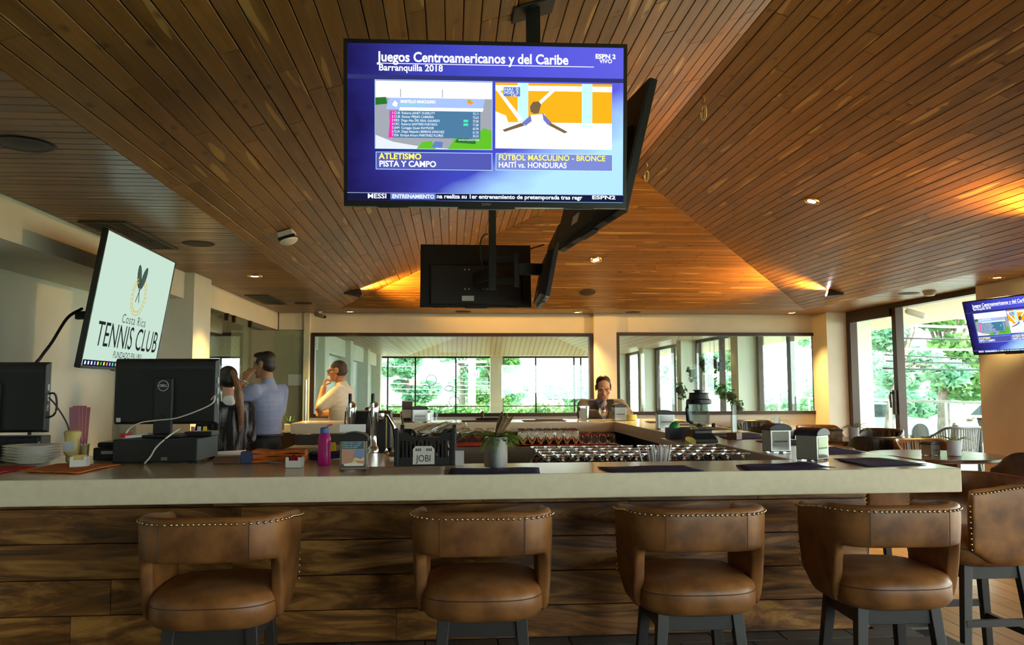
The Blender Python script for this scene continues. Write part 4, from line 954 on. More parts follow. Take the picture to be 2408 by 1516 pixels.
def shell_mesh(z_top=.998, z_slot=.842, z_bot=.625, drop=.03, th_=.05, tilt=.05, n=60):
    P = u_path(n); b = MB(); prof = 12; rings = []
    for (p, nn, u) in P:
        c = abs(u-.5)*2                       # 0 rear centre .. 1 front tip
        top = z_top-drop*sstep(.45, 1, c)
        bot = z_slot+(z_bot-z_slot)*sstep(.43, .49, c)
        if c > .8: bot = z_bot+.06*sstep(.8, 1, c)
        ring = []
        hh = (top-bot)/2; zc = (top+bot)/2; r_ = min(.022, hh*.9); hw = th_/2
        for k in range(prof):
            a = 2*math.pi*k/prof
            ca, sa = math.cos(a), math.sin(a)
            e = lambda v: math.copysign(abs(v)**.45, v)
            x = hw*e(ca); z = zc+hh*e(sa)
            lean = tilt*(z-.70)
            ring.append((p[0]+nn[0]*(x+lean), p[1]+nn[1]*(x+lean), z))
        rings.append(ring)
    vs = [v for r_ in rings for v in r_]; fs = []
    for i in range(n):
        for k in range(prof):
            l = (k+1) % prof; fs.append((i*prof+k, i*prof+l, (i+1)*prof+l, (i+1)*prof+k))
    fs.append(tuple(reversed(range(prof)))); fs.append(tuple(n*prof+k for k in range(prof)))
    b._add(vs, fs); return b
def cushion(w, d, z0, z1, yc=0.0, p=3.2, n=40, round_=.034):
    b = MB(); prof = [(0.0, z0), (.80, z0), (.93, z0+round_*.35), (1.0, z0+round_), (1.0, z1-round_), (.955, z1-round_*.35), (.86, z1), (.5, z1+.012), (0.0, z1+.016)]
    vs = []; fs = []
    for f_, z in prof:
        for k in range(n):
            a = 2*math.pi*k/n; ca, sa = math.cos(a), math.sin(a); r_ = (abs(ca)**p+abs(sa)**p)**(-1/p)
            vs.append((w/2*f_*r_*ca, yc+d/2*f_*r_*sa, z))
    for i in range(len(prof)-1):
        for k in range(n):
            l = (k+1) % n; fs.append((i*n+k, i*n+l, (i+1)*n+l, (i+1)*n+k))
    b._add(vs, fs); return b
def make_stool(label, loc, rz):
    t = thing('bar_stool', label, 'bar stool', loc, rz, 'brown leather bar stools')
    shell_mesh().build('backrest', 'saddle_leather', t, smooth=True, sub=1)
    cushion(.475, .475, .61, .735, -.012).build('seat', 'saddle_leather', t, smooth=True)
    b = MB(); n = 56; q = []
    for k in range(n):
        a = 2*math.pi*k/n; ca, sa = math.cos(a), math.sin(a); r_ = (abs(ca)**3.2+abs(sa)**3.2)**(-1/3.2); q.append((.2385*.995*r_*ca, -.012+.2385*.995*r_*sa, .694))
    b.tube(q, .0022, 5, close=True).build('piping', 'leather_seam', t, smooth=True)
    for sx in (-.155, .155):
        b = MB(); b.tube([(sx, -.268, .85), (sx, -.2715, .92), (sx, -.275, .985)], .0018, 5); b.build('seam', 'leather_seam', t)
    nb_ = MB()
    for (p, nn, u) in u_path(62):
        c = abs(u-.5)*2; z = .998-.03*sstep(.45, 1, c)-.022; off = .025*.985+.05*(z-.70)
        nb_.ell((p[0]+nn[0]*off, p[1]+nn[1]*off, z), (.0055, .0055, .0055), 6, 4)
    for sx in (-1, 1):
        for k in range(9):
            nb_.ell((sx*(.26), .165, .70+k*.024), (.0052, .0052, .0052), 6, 4)
    nb_.build('nailheads', 'nail_brass', t, smooth=True, kind='stuff')
    for sx in (-1, 1):
        for sy in (-1, 1):
            MB().bar((sx*.145, sy*.135-.01, .612), (sx*.20, sy*.20-.01, 0), .044, .044, (0, 1, 0), .034, .034).build('leg', 'stool_leg', t, bevel=.003)
    b = MB()
    for sy in (-1, 1): MB().box(-.14, .14, sy*.137-.022, sy*.137+.002, .55, .61).build('apron', 'stool_leg', t, bevel=.002)
    for sx in (-1, 1): MB().box(sx*.147-.012, sx*.147+.012, -.14, .12, .55, .61).build('apron', 'stool_leg', t, bevel=.002)
    for sy, z in ((-1, .30), (1, .24)): MB().bar((-.178, sy*.172-.01, z), (.178, sy*.172-.01, z), .024, .03).build('foot_rail', 'stool_leg', t)
    for sx in (-1, 1): MB().bar((sx*.178, -.18, .36), (sx*.178, .16, .36), .024, .03).build('foot_rail', 'stool_leg', t)
    return t
s0 = make_stool('brown leather bar stool nearest the left edge, back to the camera', (-.825, 3.03, 0), R(1)); s0.scale = (.94, .95, 1.0)
dup(s0, (.115, 3.05, 0), R(-2), 'brown leather bar stool in the middle of the bar front')
dup(s0, (.90, 3.06, 0), R(-1), 'brown leather bar stool third from the left along the front')
dup(s0, (1.655, 3.07, 0), R(-2), 'brown leather bar stool at the right end of the bar front')
dup(s0, (2.46, 3.70, 0), R(90), 'brown leather bar stool turned side-on at the bar corner')
dup(s0, (2.50, 4.66, 0), R(88), 'brown leather bar stool half hidden under the side counter')
dup(s0, (2.56, 5.6, 0), R(92), 'brown leather bar stool further along the side counter')
dup(s0, (2.62, 6.9, 0), R(90), 'brown leather bar stool nearest the far corner of the side counter')
# ------------------------------------------------------------------ things on the counters
EPS = .0012
noisy('china', (.72, .70, .64), (.76, .74, .68), 5, .18); noisy('orange_cloth', (.55, .13, .015), (.72, .20, .03), 40, .85, bump=.3); noisy('red_cloth', (.40, .015, .02), (.50, .025, .03), 30, .85, bump=.2)
noisy('navy_cloth', (.012, .012, .055), (.025, .025, .09), 60, .8, bump=.4, spec=.3); noisy('green_cloth', (.16, .42, .03), (.25, .52, .06), 40, .85, bump=.3)
mat('mustard_yellow', (.62, .48, .16), .35); mat('paper_white', (.78, .76, .72), .7); mat('pink_paper', (.62, .26, .27), .7); mat('label_grey', (.55, .56, .56), .5); mat('magenta_plastic', (.80, .02, .36), .3, trans=.25); mat('blue_cap', (.06, .18, .45), .35)
mat('yellow_plastic', (.80, .50, .02), .4); mat('blue_box', (.03, .05, .16), .5); mat('brown_wood', (.12, .055, .03), .5); mat('jam_red', (.25, .005, .01), .2); mat('steel_brushed', (.30, .30, .28), .35, 1.0); mat('acrylic_dark', (.03, .035, .035), .15)
pane_mat('glassware', (.94, .955, .95), 1.75, .0, base=.10, power=1.6); mat('clear_glass', (.96, .98, .97), .0, trans=1.0, ior=1.42); pane_mat('acrylic', (.90, .94, .93), 1.6, base=.10); pane_mat('smoke_jar', (.78, .83, .84), 1.6, .05, base=.14)
noisy('galvanised', (.48, .48, .45), (.82, .81, .77), 12, .42, metal=1.0, mapping=(1, 1, .2)); noisy('fern', (.09, .20, .02), (.22, .36, .05), 20, .5); noisy('dry_leaf', (.16, .09, .03), (.30, .18, .08), 15, .6); noisy('succulent', (.02, .07, .03), (.06, .14, .06), 20, .4)
mat('wire_white', (.62, .58, .48), .5); mat('moss_tan', (.40, .25, .10), .8)
# plates
prof = [(.0, .0), (.062, .0), (.066, .004), (.118, .017), (.121, .019), (.118, .0205), (.064, .008), (.0, .006)]
for k in range(6):
    o = MB().lathe(prof, 36, (0, 0, 0)).build('dinner_plate', 'china', smooth='auto', loc=(-1.95, 3.915, ZT+.004+k*.0125)); tag(o, 'white dinner plate, %s in the stack at the end of the bar' % ('lowest', 'second from the bottom', 'third from the bottom', 'third from the top', 'second from the top', 'topmost')[k], 'plate', 'stack of white plates')
def cloth(name, label, poly, m, h=.004, z=ZT, wav=.0015, group=None, cat='napkin', n=14):
    """flat cloth with a little drape: quad given by four corners"""
    a, b_, c, d = [Vector((x, y, 0)) for x, y in poly]; vs = []; fs = []; rg = random.Random(label)
    p1, p2 = rg.uniform(0, 6), rg.uniform(0, 6)
    for j in range(n+1):
        for i in range(n+1):
            u, v = i/n, j/n; p = (a.lerp(b_, u)).lerp(d.lerp(c, u), v); w = wav*(math.sin(u*9+p1)+math.sin(v*7+u*4+p2)+1.6)
            p += Vector((0, 0, w)); vs.append(p)
    for j in range(n):
        for i in range(n): k = j*(n+1)+i; fs.append((k, k+1, k+n+2, k+n+1))
    mb = MB(); mb._add([(v.x, v.y, z+EPS+v.z) for v in vs], fs); o = mb.build(name, m, smooth=True)
    sd = o.modifiers.new('thickness', 'SOLIDIFY'); sd.thickness = h; sd.offset = 1
    return tag(o, label, cat, group)
cloth('napkin', 'orange cloth napkin under the sauce bottle', [(-1.80, 3.50), (-1.52, 3.42), (-1.50, 3.80), (-1.78, 3.80)], 'orange_cloth')
cloth('napkin', 'red cloth at the left edge beside the plates', [(-2.15, 3.50), (-1.85, 3.46), (-1.83, 3.72), (-2.12, 3.72)], 'red_cloth')
# condiment caddies
def caddy(label, loc, fill, rz=0.0):
    t = thing('condiment_caddy', label, 'caddy', loc, rz, 'white condiment caddies')
    b = MB(); w, d, h = .034, .028, .045
    b.box(-w, w, -d, -d+.003, 0, h-.014); b.box(-w, -w+.014, -d, -d+.003, h-.014, h); b.box(w-.014, w, -d, -d+.003, h-.014, h); b.box(-w, w, d-.003, d, 0, h); b.box(-w, -w+.003, -d+.003, d-.003, 0, h); b.box(w-.003, w, -d+.003, d-.003, 0, h); b.box(-w, w, -d, d, -.0, .003); b.build('tray', 'china', t)
    for k in range(5): MB().box(-.026, .026, -.02+k*.009, -.015+k*.009, .004, .05-.004*(k % 2)).build('sachet', fill, t, rot=(0, 0, R(-4+2*k)))
    return t
caddy('white caddy of yellow sachets on the orange napkin', (-1.62, 3.66, ZT+.008), 'mustard_yellow', R(12)); 
t = caddy('white caddy with a red jam portion beside the folded cloths', (-.685, 3.60, ZT+EPS), 'jam_red', R(-4)); MB().lathe([(.001, 0), (.014, .003), (.016, .02), (.001, .026)], 14, (0, -.018, .03)).build('jam_pot', 'jam_red', t, smooth='auto')
t = thing('sauce_bottle', 'yellow squeeze bottle with a pale label, cap down', 'sauce bottle', (-1.80, 3.98, ZT+EPS))
MB().lathe([(.020, 0), (.026, .004), (.026, .022), (.022, .026)], 20).build('cap', 'mustard_yellow', t, smooth='auto'); MB().lathe([(.022, .024), (.034, .04), (.036, .075), (.031, .10), (.036, .125), (.037, .14), (.028, .148), (.0, .149)], 20, sx=1.05, sy=.8).build('body', 'mustard_yellow', t, smooth='auto')
MB().box(-.024, .024, -.0325, -.030, .050, .098).build('label_patch', 'label_grey', t)
t = thing('shot_glass', 'small glass of mustard-coloured sauce beside the printer', 'glass', (-1.735, 3.97, ZT+EPS)); MB().lathe([(.012, .004), (.017, .08)], 16).build('sauce', 'mustard_yellow', t, smooth='auto'); MB().lathe([(.0, 0), (.014, 0), (.019, .085), (.018, .085), (.013, .004), (0, .004)], 16).build('vessel', 'glassware', t, smooth='auto')
t = thing('salt_shaker', 'small steel-capped salt shaker behind the plates', 'shaker', (-2.02, 4.14, ZT+EPS)); MB().lathe([(.016, 0), (.018, .05), (.015, .065)], 14).build('body', 'glassware', t, smooth='auto'); MB().lathe([(.017, .062), (.017, .078), (.01, .086), (0, .087)], 14).build('cap', 'steel', t, smooth='auto')
t = thing('paper_menus', 'tall bundle of pink paper menus standing by the left monitor', 'menus', (-1.885, 4.22, ZT+EPS), R(-8))
for k in range(4): MB().box(-.028+.004*k, .022+.006*k, -.012+.009*k, -.009+.009*k, .0, .262-.006*abs(k-1.5)).build('sheet', 'pink_paper', t, rot=(0, R(-3+2*k), 0))
t = thing('receipt_printer', 'small black receipt printer between the two monitors', 'printer', (-1.66, 4.13, ZT+EPS)); MB().box(-.07, .07, -.09, .09, 0, .06).build('body', 'black_plastic', t, bevel=.006); MB().box(-.06, .02, -.07, .06, .06, .085).build('cover', 'dark_plastic', t, bevel=.008); MB().box(-.03, .03, -.094, -.088, .03, .045).build('slot', 'steel_brushed', t)
for k in range(1): tag(MB().box(-.035, .035, -.002, .002, 0, .10).build('paper_slip', 'paper_white', loc=(-1.545, 4.22, ZT+EPS), rot=(R(-8), R(14), R(10))), 'white paper slip leaning behind the printer', 'paper')
# monitors and cash drawer
def monitor(label, loc, rz, w, h, z, logo=True, stand=True):
    t = thing('computer_monitor', label, 'monitor', loc, rz, 'monitors seen from behind')
    b = MB(); b._add([(-w/2, 0, z), (w/2, 0, z), (w/2, 0, z+h), (-w/2, 0, z+h), (-w/2+.008, -.028, z+.01), (w/2-.008, -.028, z+.01), (w/2-.008, -.028, z+h-.012), (-w/2+.008, -.028, z+h-.012)], [(0, 1, 2, 3), (4, 5, 6, 7), (0, 1, 5, 4), (1, 2, 6, 5), (2, 3, 7, 6), (3, 0, 4, 7)])
    b.build('back_shell', 'black_plastic', t, bevel=.004); MB().box(-w/2, w/2, 0, .012, z, z+h).build('bezel', 'bezel', t, bevel=.002); MB().box(-w/2+.012, w/2-.012, .0125, .0135, z+.02, z+h-.012).build('screen', 'scr_navy', t)
    MB().box(-w/2+.02, w/2-.02, -.036, -.027, z+h-.05, z+h-.035).build('vent', 'dark_plastic', t)
    for k in range(3): MB().box(w/2-.006, w/2+.001, -.02, -.008, z+h*.3+.05*k, z+h*.3+.03+.05*k).build('port', 'steel_brushed', t)
    if stand:
        MB().box(-.045, .045, -.052, -.03, .012, z+h*.70).build('stand_column', 'dark_plastic', t, bevel=.006); MB().box(-.11, .11, -.12, .07, 0, .012).build('stand_foot', 'dark_plastic', t, bevel=.004)
        MB().lathe([(.018, 0), (.018, .004)], 20, M=Matrix.Translation((0, -.053, z+.035)) @ Matrix.Rotation(R(90), 4, 'X')).build('cable_hole', 'black_plastic', t)
    if logo:
        q = [(.0245*math.cos(a*.2618), -.0545, z+h*.585+.0245*math.sin(a*.2618)) for a in range(24)]
        MB().tube(q, .0016, 5, close=True).build('logo_ring', 'label_grey', t); obj('maker_name', text_mesh('DELL', .0165, 'CENTER', extrude=.0006, bold=.0004), 'label_grey', t, (0, -.0535, z+h*.57), (R(90), 0, 0))
    MB().box(-w/2+.02, -w/2+.04, -.0295, -.0275, z+.012, z+.032).build('sticker', 'label_grey', t)
    return t
t = thing('cash_drawer', 'black metal cash drawer under the monitor with the round logo', 'cash drawer', (-1.365, 4.00, ZT+EPS), R(0))
noisy('drawer_metal', (.022, .022, .023), (.03, .03, .03), 60, .45, metal=.3)
MB().box(-.19, .19, -.165, .165, .008, .112).build('case', 'drawer_metal', t, bevel=.004)
for sx in (-.17, .17):
    for sy in (-.14, .14): MB().box(sx-.02, sx+.02, sy-.02, sy+.02, 0, .008).build('foot', 'black_plastic', t)
MB().box(.03, .06, -.174, -.170, .015, .03).build('lock', 'steel_brushed', t)
monitor('black computer monitor with a round logo on its back', (-1.385, 4.03, ZT+.1155), R(-2), .495, .318, .058)
monitor('black computer monitor cut off by the left edge', (-2.205, 4.06, ZT+EPS), R(2), .50, .34, .135, logo=False)
t = thing('till_base', 'low black till equipment under the left monitor', 'till', (-2.27, 4.2, ZT+EPS)); MB().box(-.2, .22, -.0, .1, 0, .11).build('case', 'black_plastic', t, bevel=.005); MB().box(.08, .21, -.02, .0, .02, .1).build('panel', 'dark_plastic', t)
for lb, pts, r_, m_ in (('pale cable looping across the back of the monitor with the round logo', [(-1.165, 3.99, 1.37), (-1.145, 3.98, 1.39), (-1.150, 3.965, 1.355), (-1.215, 3.96, 1.32), (-1.315, 3.955, 1.285), (-1.405, 3.95, 1.275), (-1.475, 3.955, 1.265), (-1.525, 3.95, 1.24), (-1.540, 3.93, 1.205)], .0035, 'wire_white'),
                    ('pale cable hanging in front of the cash drawer', [(-1.295, 3.95, 1.235), (-1.315, 3.86, 1.205), (-1.350, 3.81, 1.16), (-1.370, 3.80, 1.12), (-1.395, 3.79, 1.085)], .0042, 'wire_white'),
                    ('black lead looping beside the left monitor', [(-1.952, 4.055, 1.403), (-1.928, 4.05, 1.405), (-1.915, 4.05, 1.385), (-1.911, 4.05, 1.335), (-1.922, 4.05, 1.302), (-1.95, 4.06, 1.288)], .005, 'cable_black'),
                    ('thin black lead running down behind the pink menus', [(-1.952, 4.055, 1.385), (-1.925, 4.08, 1.34), (-1.885, 4.11, 1.25), (-1.865, 4.115, 1.15), (-1.86, 4.115, 1.09)], .004, 'cable_black')):
    tag(MB().tube(curve(pts), r_, 6).build('cable', m_, smooth=True), lb, 'cable', 'leads on the service counter')
t = thing('clutter_tray', 'shallow black tray of pens and slips on the cash drawer', 'tray', (-1.235, 4.06, ZT+.1155)); MB().box(-.055, .075, -.06, .06, 0, .022).build('tray', 'black_plastic', t, bevel=.003)
for k, (x, m_) in enumerate(((-.03, 'pink_paper'), (.0, 'label_grey'), (.028, 'yellow_plastic'))): MB().box(x-.008, x+.008, -.02, -.014, .02, .042).build('slip', m_, t, rot=(R(-10), 0, 0))
t = thing('paper_stack', 'folded white paper with a red edge beside the monitor stand', 'paper', (-1.50, 3.95, ZT+.1155)); MB().box(-.045, .045, -.04, .04, 0, .012).build('sheet', 'paper_white', t, rot=(0, R(-4), 0)); MB().box(-.05, -.03, -.045, .04, .0, .02).build('cover', 'red_cloth', t)
# wood block, blue box, folded cloths
tag(MB().box(-.06, .06, -.04, .04, 0, .03).build('wood_block', 'brown_wood', loc=(-1.03, 3.83, ZT+EPS), bevel=.003), 'brown wooden block beside the cash drawer', 'block')
tag(MB().box(-.045, .03, -.035, .035, 0, .052).build('carton', 'blue_box', loc=(-.93, 3.84, ZT+EPS), bevel=.002, rot=(0, 0, R(8))), 'dark blue carton beside the orange cloths', 'carton')
def folded(label, loc, w, d, layers, m_, rz=0, th_=.011, group='folded cloths on the counter'):
    t = thing('folded_cloth', label, 'cloth', loc, rz, group); rg = random.Random(label)
    for k in range(layers):
        b = MB(); n = 16; z0 = k*th_; vs = []; fs = []; ox, oy = rg.uniform(-.006, .006), rg.uniform(-.004, .004); p1 = rg.uniform(0, 6)
        for i in range(n+1):
            u = i/n; x = -w/2+w*u+ox; zz = z0+.0035*math.sin(u*8+p1)+.0035
            for (y, z) in ((-d/2, zz), (-d/2-.004, zz+th_*.5), (-d/2, zz+th_), (d/2, zz+th_), (d/2+.004, zz+th_*.5), (d/2, zz)): vs.append((x, y+oy, z))
        for i in range(n):
            for q in range(6): fs.append((i*6+q, i*6+(q+1) % 6, (i+1)*6+(q+1) % 6, (i+1)*6+q))
        fs += [tuple(reversed(range(6))), tuple(n*6+q for q in range(6))]
        b._add(vs, fs); b.build('fold', m_, t, smooth='auto')
    return t
folded('stack of folded orange cloths on the bar', (-.80, 3.87, ZT+EPS), .235, .12, 4, 'orange_cloth', R(3), .013)
folded('crumpled lime green cloth behind the orange stack', (-.74, 4.14, ZT+EPS), .12, .08, 2, 'green_cloth', R(-5), .012)
folded('folded navy cloths behind the pink bottle', (-.555, 4.02, ZT+EPS), .26, .14, 2, 'navy_cloth', R(4), .014)
# pink bottle
t = thing('water_bottle', 'bright pink water bottle with an open blue cap', 'bottle', (-.575, 3.70, ZT+EPS))
MB().lathe([(0, 0), (.027, 0), (.029, .006), (.0285, .045), (.0265, .075), (.0285, .1), (.0285, .118), (.022, .138), (.017, .144), (.0, .144)], 24).build('body', 'magenta_plastic', t, smooth='auto')
MB().lathe([(.0185, .142), (.019, .146), (.019, .163), (.012, .168), (.0, .168)], 20).build('cap', 'blue_cap', t, smooth='auto'); MB().box(-.014, .014, -.006, .006, -.003, .003).build('flip_lid', 'magenta_plastic', t, loc=(.022, 0, .176), rot=(0, R(-22), 0), bevel=.002)
# yellow wet-floor sign tip
t = thing('floor_sign', 'yellow plastic sign standing behind the cloths', 'sign', (-.80, 5.2, 0)); MB()._add([(-.16, -.1, 0), (.16, -.1, 0), (.06, 0, 1.08), (0, 0, 1.08), (-.16, -.11, 0), (.16, -.11, 0), (.06, -.01, 1.08), (0, -.01, 1.08)], [(0, 1, 2, 3), (4, 5, 6, 7), (0, 1, 5, 4), (1, 2, 6, 5), (2, 3, 7, 6), (3, 0, 4, 7)]).build('panel', 'yellow_plastic', t); MB()._add([(-.16, .1, 0), (.16, .1, 0), (.06, 0.002, 1.08), (0, 0.002, 1.08), (-.16, .11, 0), (.16, .11, 0), (.06, .012, 1.08), (0, .012, 1.08)], [(0, 1, 2, 3), (4, 5, 6, 7), (0, 1, 5, 4), (1, 2, 6, 5), (2, 3, 7, 6), (3, 0, 4, 7)]).build('panel', 'yellow_plastic', t)
# napkin dispensers
def dispenser(label, loc, rz, w=.115, d=.10, h=.14, face='steel_brushed', z=ZT):
    t = thing('napkin_dispenser', label, 'napkin dispenser', (loc[0], loc[1], z+EPS), rz, 'napkin dispensers'); hb = h*.82
    b = MB(); b.box(-w/2, w/2, -d/2, d/2, .004, hb); b.build('body', face, t, bevel=.004)
    for sy in (-1, 1):
        MB().box(-w*.40, w*.40, sy*d/2-.001, sy*d/2+.0015, hb*.10, hb*.92).build('window', 'acrylic_face', t)
        MB().box(-w*.33, w*.33, sy*d/2, sy*d/2+sy*.002, hb*.45, hb*.52).build('napkin_edge', 'acrylic_dark', t)
    b = MB(); n = 10; lid = [(-w*.55, hb-.004), (-w*.55, hb+.010)]+[(-w*.55+w*1.1*i/n, hb+.012+(h-hb-.006)*math.sin(math.pi*i/n)**.7) for i in range(1, n)]+[(w*.55, hb+.010), (w*.55, hb-.004)]
    b.prism(lid, -d*.56, d*.56, Matrix.Rotation(R(90), 4, 'X')); b.build('lid', 'black_plastic', t, bevel=.003)
    for sx in (-1, 1):
        for sy in (-1, 1): MB().box(sx*w*.4-.008, sx*w*.4+.008, sy*d*.4-.008, sy*d*.4+.008, 0, .005).build('foot', 'black_plastic', t)
    return t
mat('acrylic_face', (.26, .25, .22), .12, .6); mat('photo_teal', (.04, .13, .17), .4); mat('photo_flesh', (.50, .27, .18), .5); mat('photo_dark', (.10, .07, .05), .5); mat('photo_blue', (.20, .27, .42), .5); mat('photo_cream', (.72, .58, .30), .5)
t = dispenser('napkin dispenser with a food photograph on its front', (-.412, 3.46), R(2), .112, .10, .155, 'acrylic_face')
y = -.0535
MB().box(-.047, .047, y-.001, y, .010, .125).build('photo', 'photo_flesh', t); MB().box(-.045, .043, y-.0018, y-.001, .092, .122).build('photo_banner', 'photo_teal', t)
for k, (s_, w_) in enumerate((('¿Cómo estuvo su visita?', .076), ('Déjenos saber su opinión', .072), ('escriba aquí abajo', .06))):
    me = text_mesh(s_, .0075); mx = max(a.co.x for a in me.vertices)
    for a in me.vertices: a.co.x *= w_/mx
    obj('caption', me, 'paper_white', t, (-.042, y-.0021, .114-.0088*k), (R(90), 0, 0))
for pts, m_ in (([(-.047, .012), (.047, .012), (.047, .03), (0, .034), (-.047, .03)], 'photo_dark'), ([(.0, .06), (.03, .05), (.046, .06), (.046, .09), (.01, .092)], 'photo_blue'), ([(-.034, .022), (.04, .022), (.046, .03), (.0, .036), (-.04, .03)], 'china'), ([(-.008, .03), (.02, .03), (.012, .042), (0, .043)], 'photo_cream'), ([(.0, .045), (.044, .042), (.046, .058), (.01, .06)], 'photo_cream')):
    b = MB(); b._add([(x, y-.0016-.0003*(m_ != 'photo_dark'), z) for x, z in pts], [tuple(range(len(pts)))]); b.build('photo_detail', m_, t)
tag(MB().box(-.055, .055, -.002, .002, 0, .034).build('order_pad', 'paper_white', loc=(-.425, 3.50, ZT+.157), rot=(R(-12), 0, R(2))), 'blank order slip propped on the photo dispenser', 'paper')
dispenser('steel napkin dispenser turned cornerwise on the front counter', (1.70, 3.70), R(38), .115, .105, .145)
dispenser('steel napkin dispenser with a paper tip sticking out', (1.715, 4.16), R(4), .115, .10, .145)
MB().box(-.012, .012, -.001, .001, 0, .05).build('paper_tip', 'paper_white', bpy.data.objects['napkin_dispenser.002'], loc=(0, 0, .14), rot=(0, R(12), 0))
dispenser('steel napkin dispenser halfway along the side counter', (1.74, 6.48), R(-4), .135, .11, .148)
dispenser('steel napkin dispenser on the far counter beside the little plant', (-.325, 8.06), R(10), .155, .12, .155)
dispenser('napkin dispenser half hidden behind the second beer tap', (-.80, 8.2), R(0), .13, .11, .15)
dispenser('napkin dispenser in front of the seated man', (1.69, 8.06), R(5), .125, .11, .17, 'acrylic_face')
# beige paper mat and navy placemats
noisy('paper_beige', (.52, .46, .34), (.58, .52, .40), 40, .7, mapping=(1, 12, 1))
cloth('paper_mat', 'beige paper mat in front of the black crate', [(-.34, 3.225), (-.03, 3.225), (-.03, 3.56), (-.36, 3.57)], 'paper_beige', .001, wav=.0003, cat='paper')
mats = [('navy placemat under the metal plant pot', [(-.015, 3.225), (.352, 3.225), (.372, 3.44), (-.002, 3.45)]), ('navy placemat in front of the straws', [(.645, 3.235), (1.03, 3.24), (1.01, 3.47), (.625, 3.45)]), ('rumpled navy placemat before the cornerwise dispenser', [(1.21, 3.25), (1.60, 3.265), (1.59, 3.50), (1.24, 3.46)]), ('navy placemat at the corner of the bar', [(1.78, 3.36), (2.09, 3.42), (2.05, 3.74), (1.80, 3.70)]),
        ('navy placemat past the cornerwise dispenser', [(1.90, 3.98), (2.13, 4.02), (2.16, 4.42), (1.93, 4.36)]), ('navy placemat behind the paper-tip dispenser', [(1.90, 4.62), (2.15, 4.62), (2.18, 5.0), (1.92, 4.98)]), ('navy placemat behind the clear menu stand', [(1.80, 5.15), (2.16, 5.2), (2.18, 5.48), (1.84, 5.46)]), ('navy placemat to the right of the blender', [(1.82, 5.58), (2.20, 5.6), (2.22, 5.86), (1.86, 5.82)]), ('navy placemat beside the halfway dispenser', [(1.88, 6.28), (2.24, 6.3), (2.26, 6.72), (1.90, 6.74)]), ('navy placemat nearer the far corner', [(1.86, 7.0), (2.26, 7.0), (2.28, 7.28), (1.88, 7.28)]), ('last navy placemat before the far corner', [(1.88, 7.5), (2.3, 7.5), (2.3, 7.85), (1.9, 7.85)]), ('dark placemat on the far counter above the fern', [(.10, 8.02), (.52, 8.02), (.52, 8.36), (.1, 8.36)]), ('dark placemat on the far counter above the upturned tumblers', [(.72, 8.02), (1.16, 8.02), (1.16, 8.36), (.72, 8.36)])]
for lb, q in mats: cloth('placemat', lb, q, 'navy_cloth', .0025, wav=.0022 if 'rumpled' in lb else .0009, group='navy placemats', cat='placemat')
# galvanised pot with fern
def frond(mb, p0, direction, L, curl, leaf, rg, nl_=20, up=.6):
    """arching rachis with paired leaflets"""
    d = Vector(direction).normalized(); p = Vector(p0); path = [p.copy()]; v = (d+Vector((0, 0, up))).normalized()
    for k in range(nl_):
        v = (v+Vector((0, 0, -curl/nl_))).normalized(); p = p+v*L/nl_; path.append(p.copy())
    mb.tube(path, [.0016*(1-.7*i/len(path)) for i in range(len(path))], 4)
    for k in range(2, len(path)):
        t_ = (path[k]-path[k-1]).normalized(); s_ = t_.cross(Vector((0, 0, 1))).normalized(); ll = leaf*math.sin(math.pi*(k/len(path))**.8)*1.0+.003
        for sg in (-1, 1):
            a = path[k]; e = a+s_*sg*ll+t_*ll*.35+Vector((0, 0, rg.uniform(-.004, .002))); w_ = t_*ll*.24; m_ = a.lerp(e, .5)
            mb._add([a, m_+w_+Vector((0, 0, .001)), e, m_-w_], [(0, 1, 2, 3)])
def pot_plant(label, loc, r=.05, h=.125, n=9, L=.14, seed=1, m_='galvanised', big=True, cat='plant', leaf=.02):
    t = thing('potted_plant', label, cat, loc, group='table plants'); rg = random.Random(seed)
    pts = []
    if big:
        b = MB(); seg = 72; vs = []; fs = []; prof = [(.96, 0), (1.0, .004), (1.0, h-.006), (1.03, h-.004), (1.03, h), (.95, h), (.93, h-.01), (.0, h-.012)]
        for f_, z in prof:
            for k in range(seg): a = 2*math.pi*k/seg; rr = r*f_*(1+(.018*(k % 3 == 0) if .004 <= z <= h-.006 and f_ >= .99 else 0)); vs.append((rr*math.cos(a), rr*math.sin(a), z))
        for i in range(len(prof)-1):
            for k in range(seg): l = (k+1) % seg; fs.append((i*seg+k, i*seg+l, (i+1)*seg+l, (i+1)*seg+k))
        fs.append(tuple(reversed(range(seg)))); b._add(vs, fs); b.build('pot', m_, t, smooth='auto')
    else: MB().lathe([(r*.9, 0), (r, .004), (r, h), (r*.9, h), (r*.88, h-.01), (0, h-.012)], 20).build('pot', m_, t, smooth='auto')
    MB().lathe([(0, h-.002), (r*.9, h-.010)], 16).build('soil', 'moss_tan', t)
    for k in range(n):
        a = 2*math.pi*k/n+rg.uniform(-.3, .3); b = MB(); frond(b, (r*.3*math.cos(a), r*.3*math.sin(a), h-.01), (math.cos(a), math.sin(a), 0), L*rg.uniform(.7, 1.2), rg.uniform(1.0, 2.0), leaf, rg, up=rg.uniform(.4, 1.2)); b.build('frond', 'fern', t)
    return t
t = pot_plant('fern with a dried leaf in a ribbed metal pot on the bar', (.19, 3.49, ZT+EPS+.004), .0495, .128, 17, .175, 3, leaf=.023)
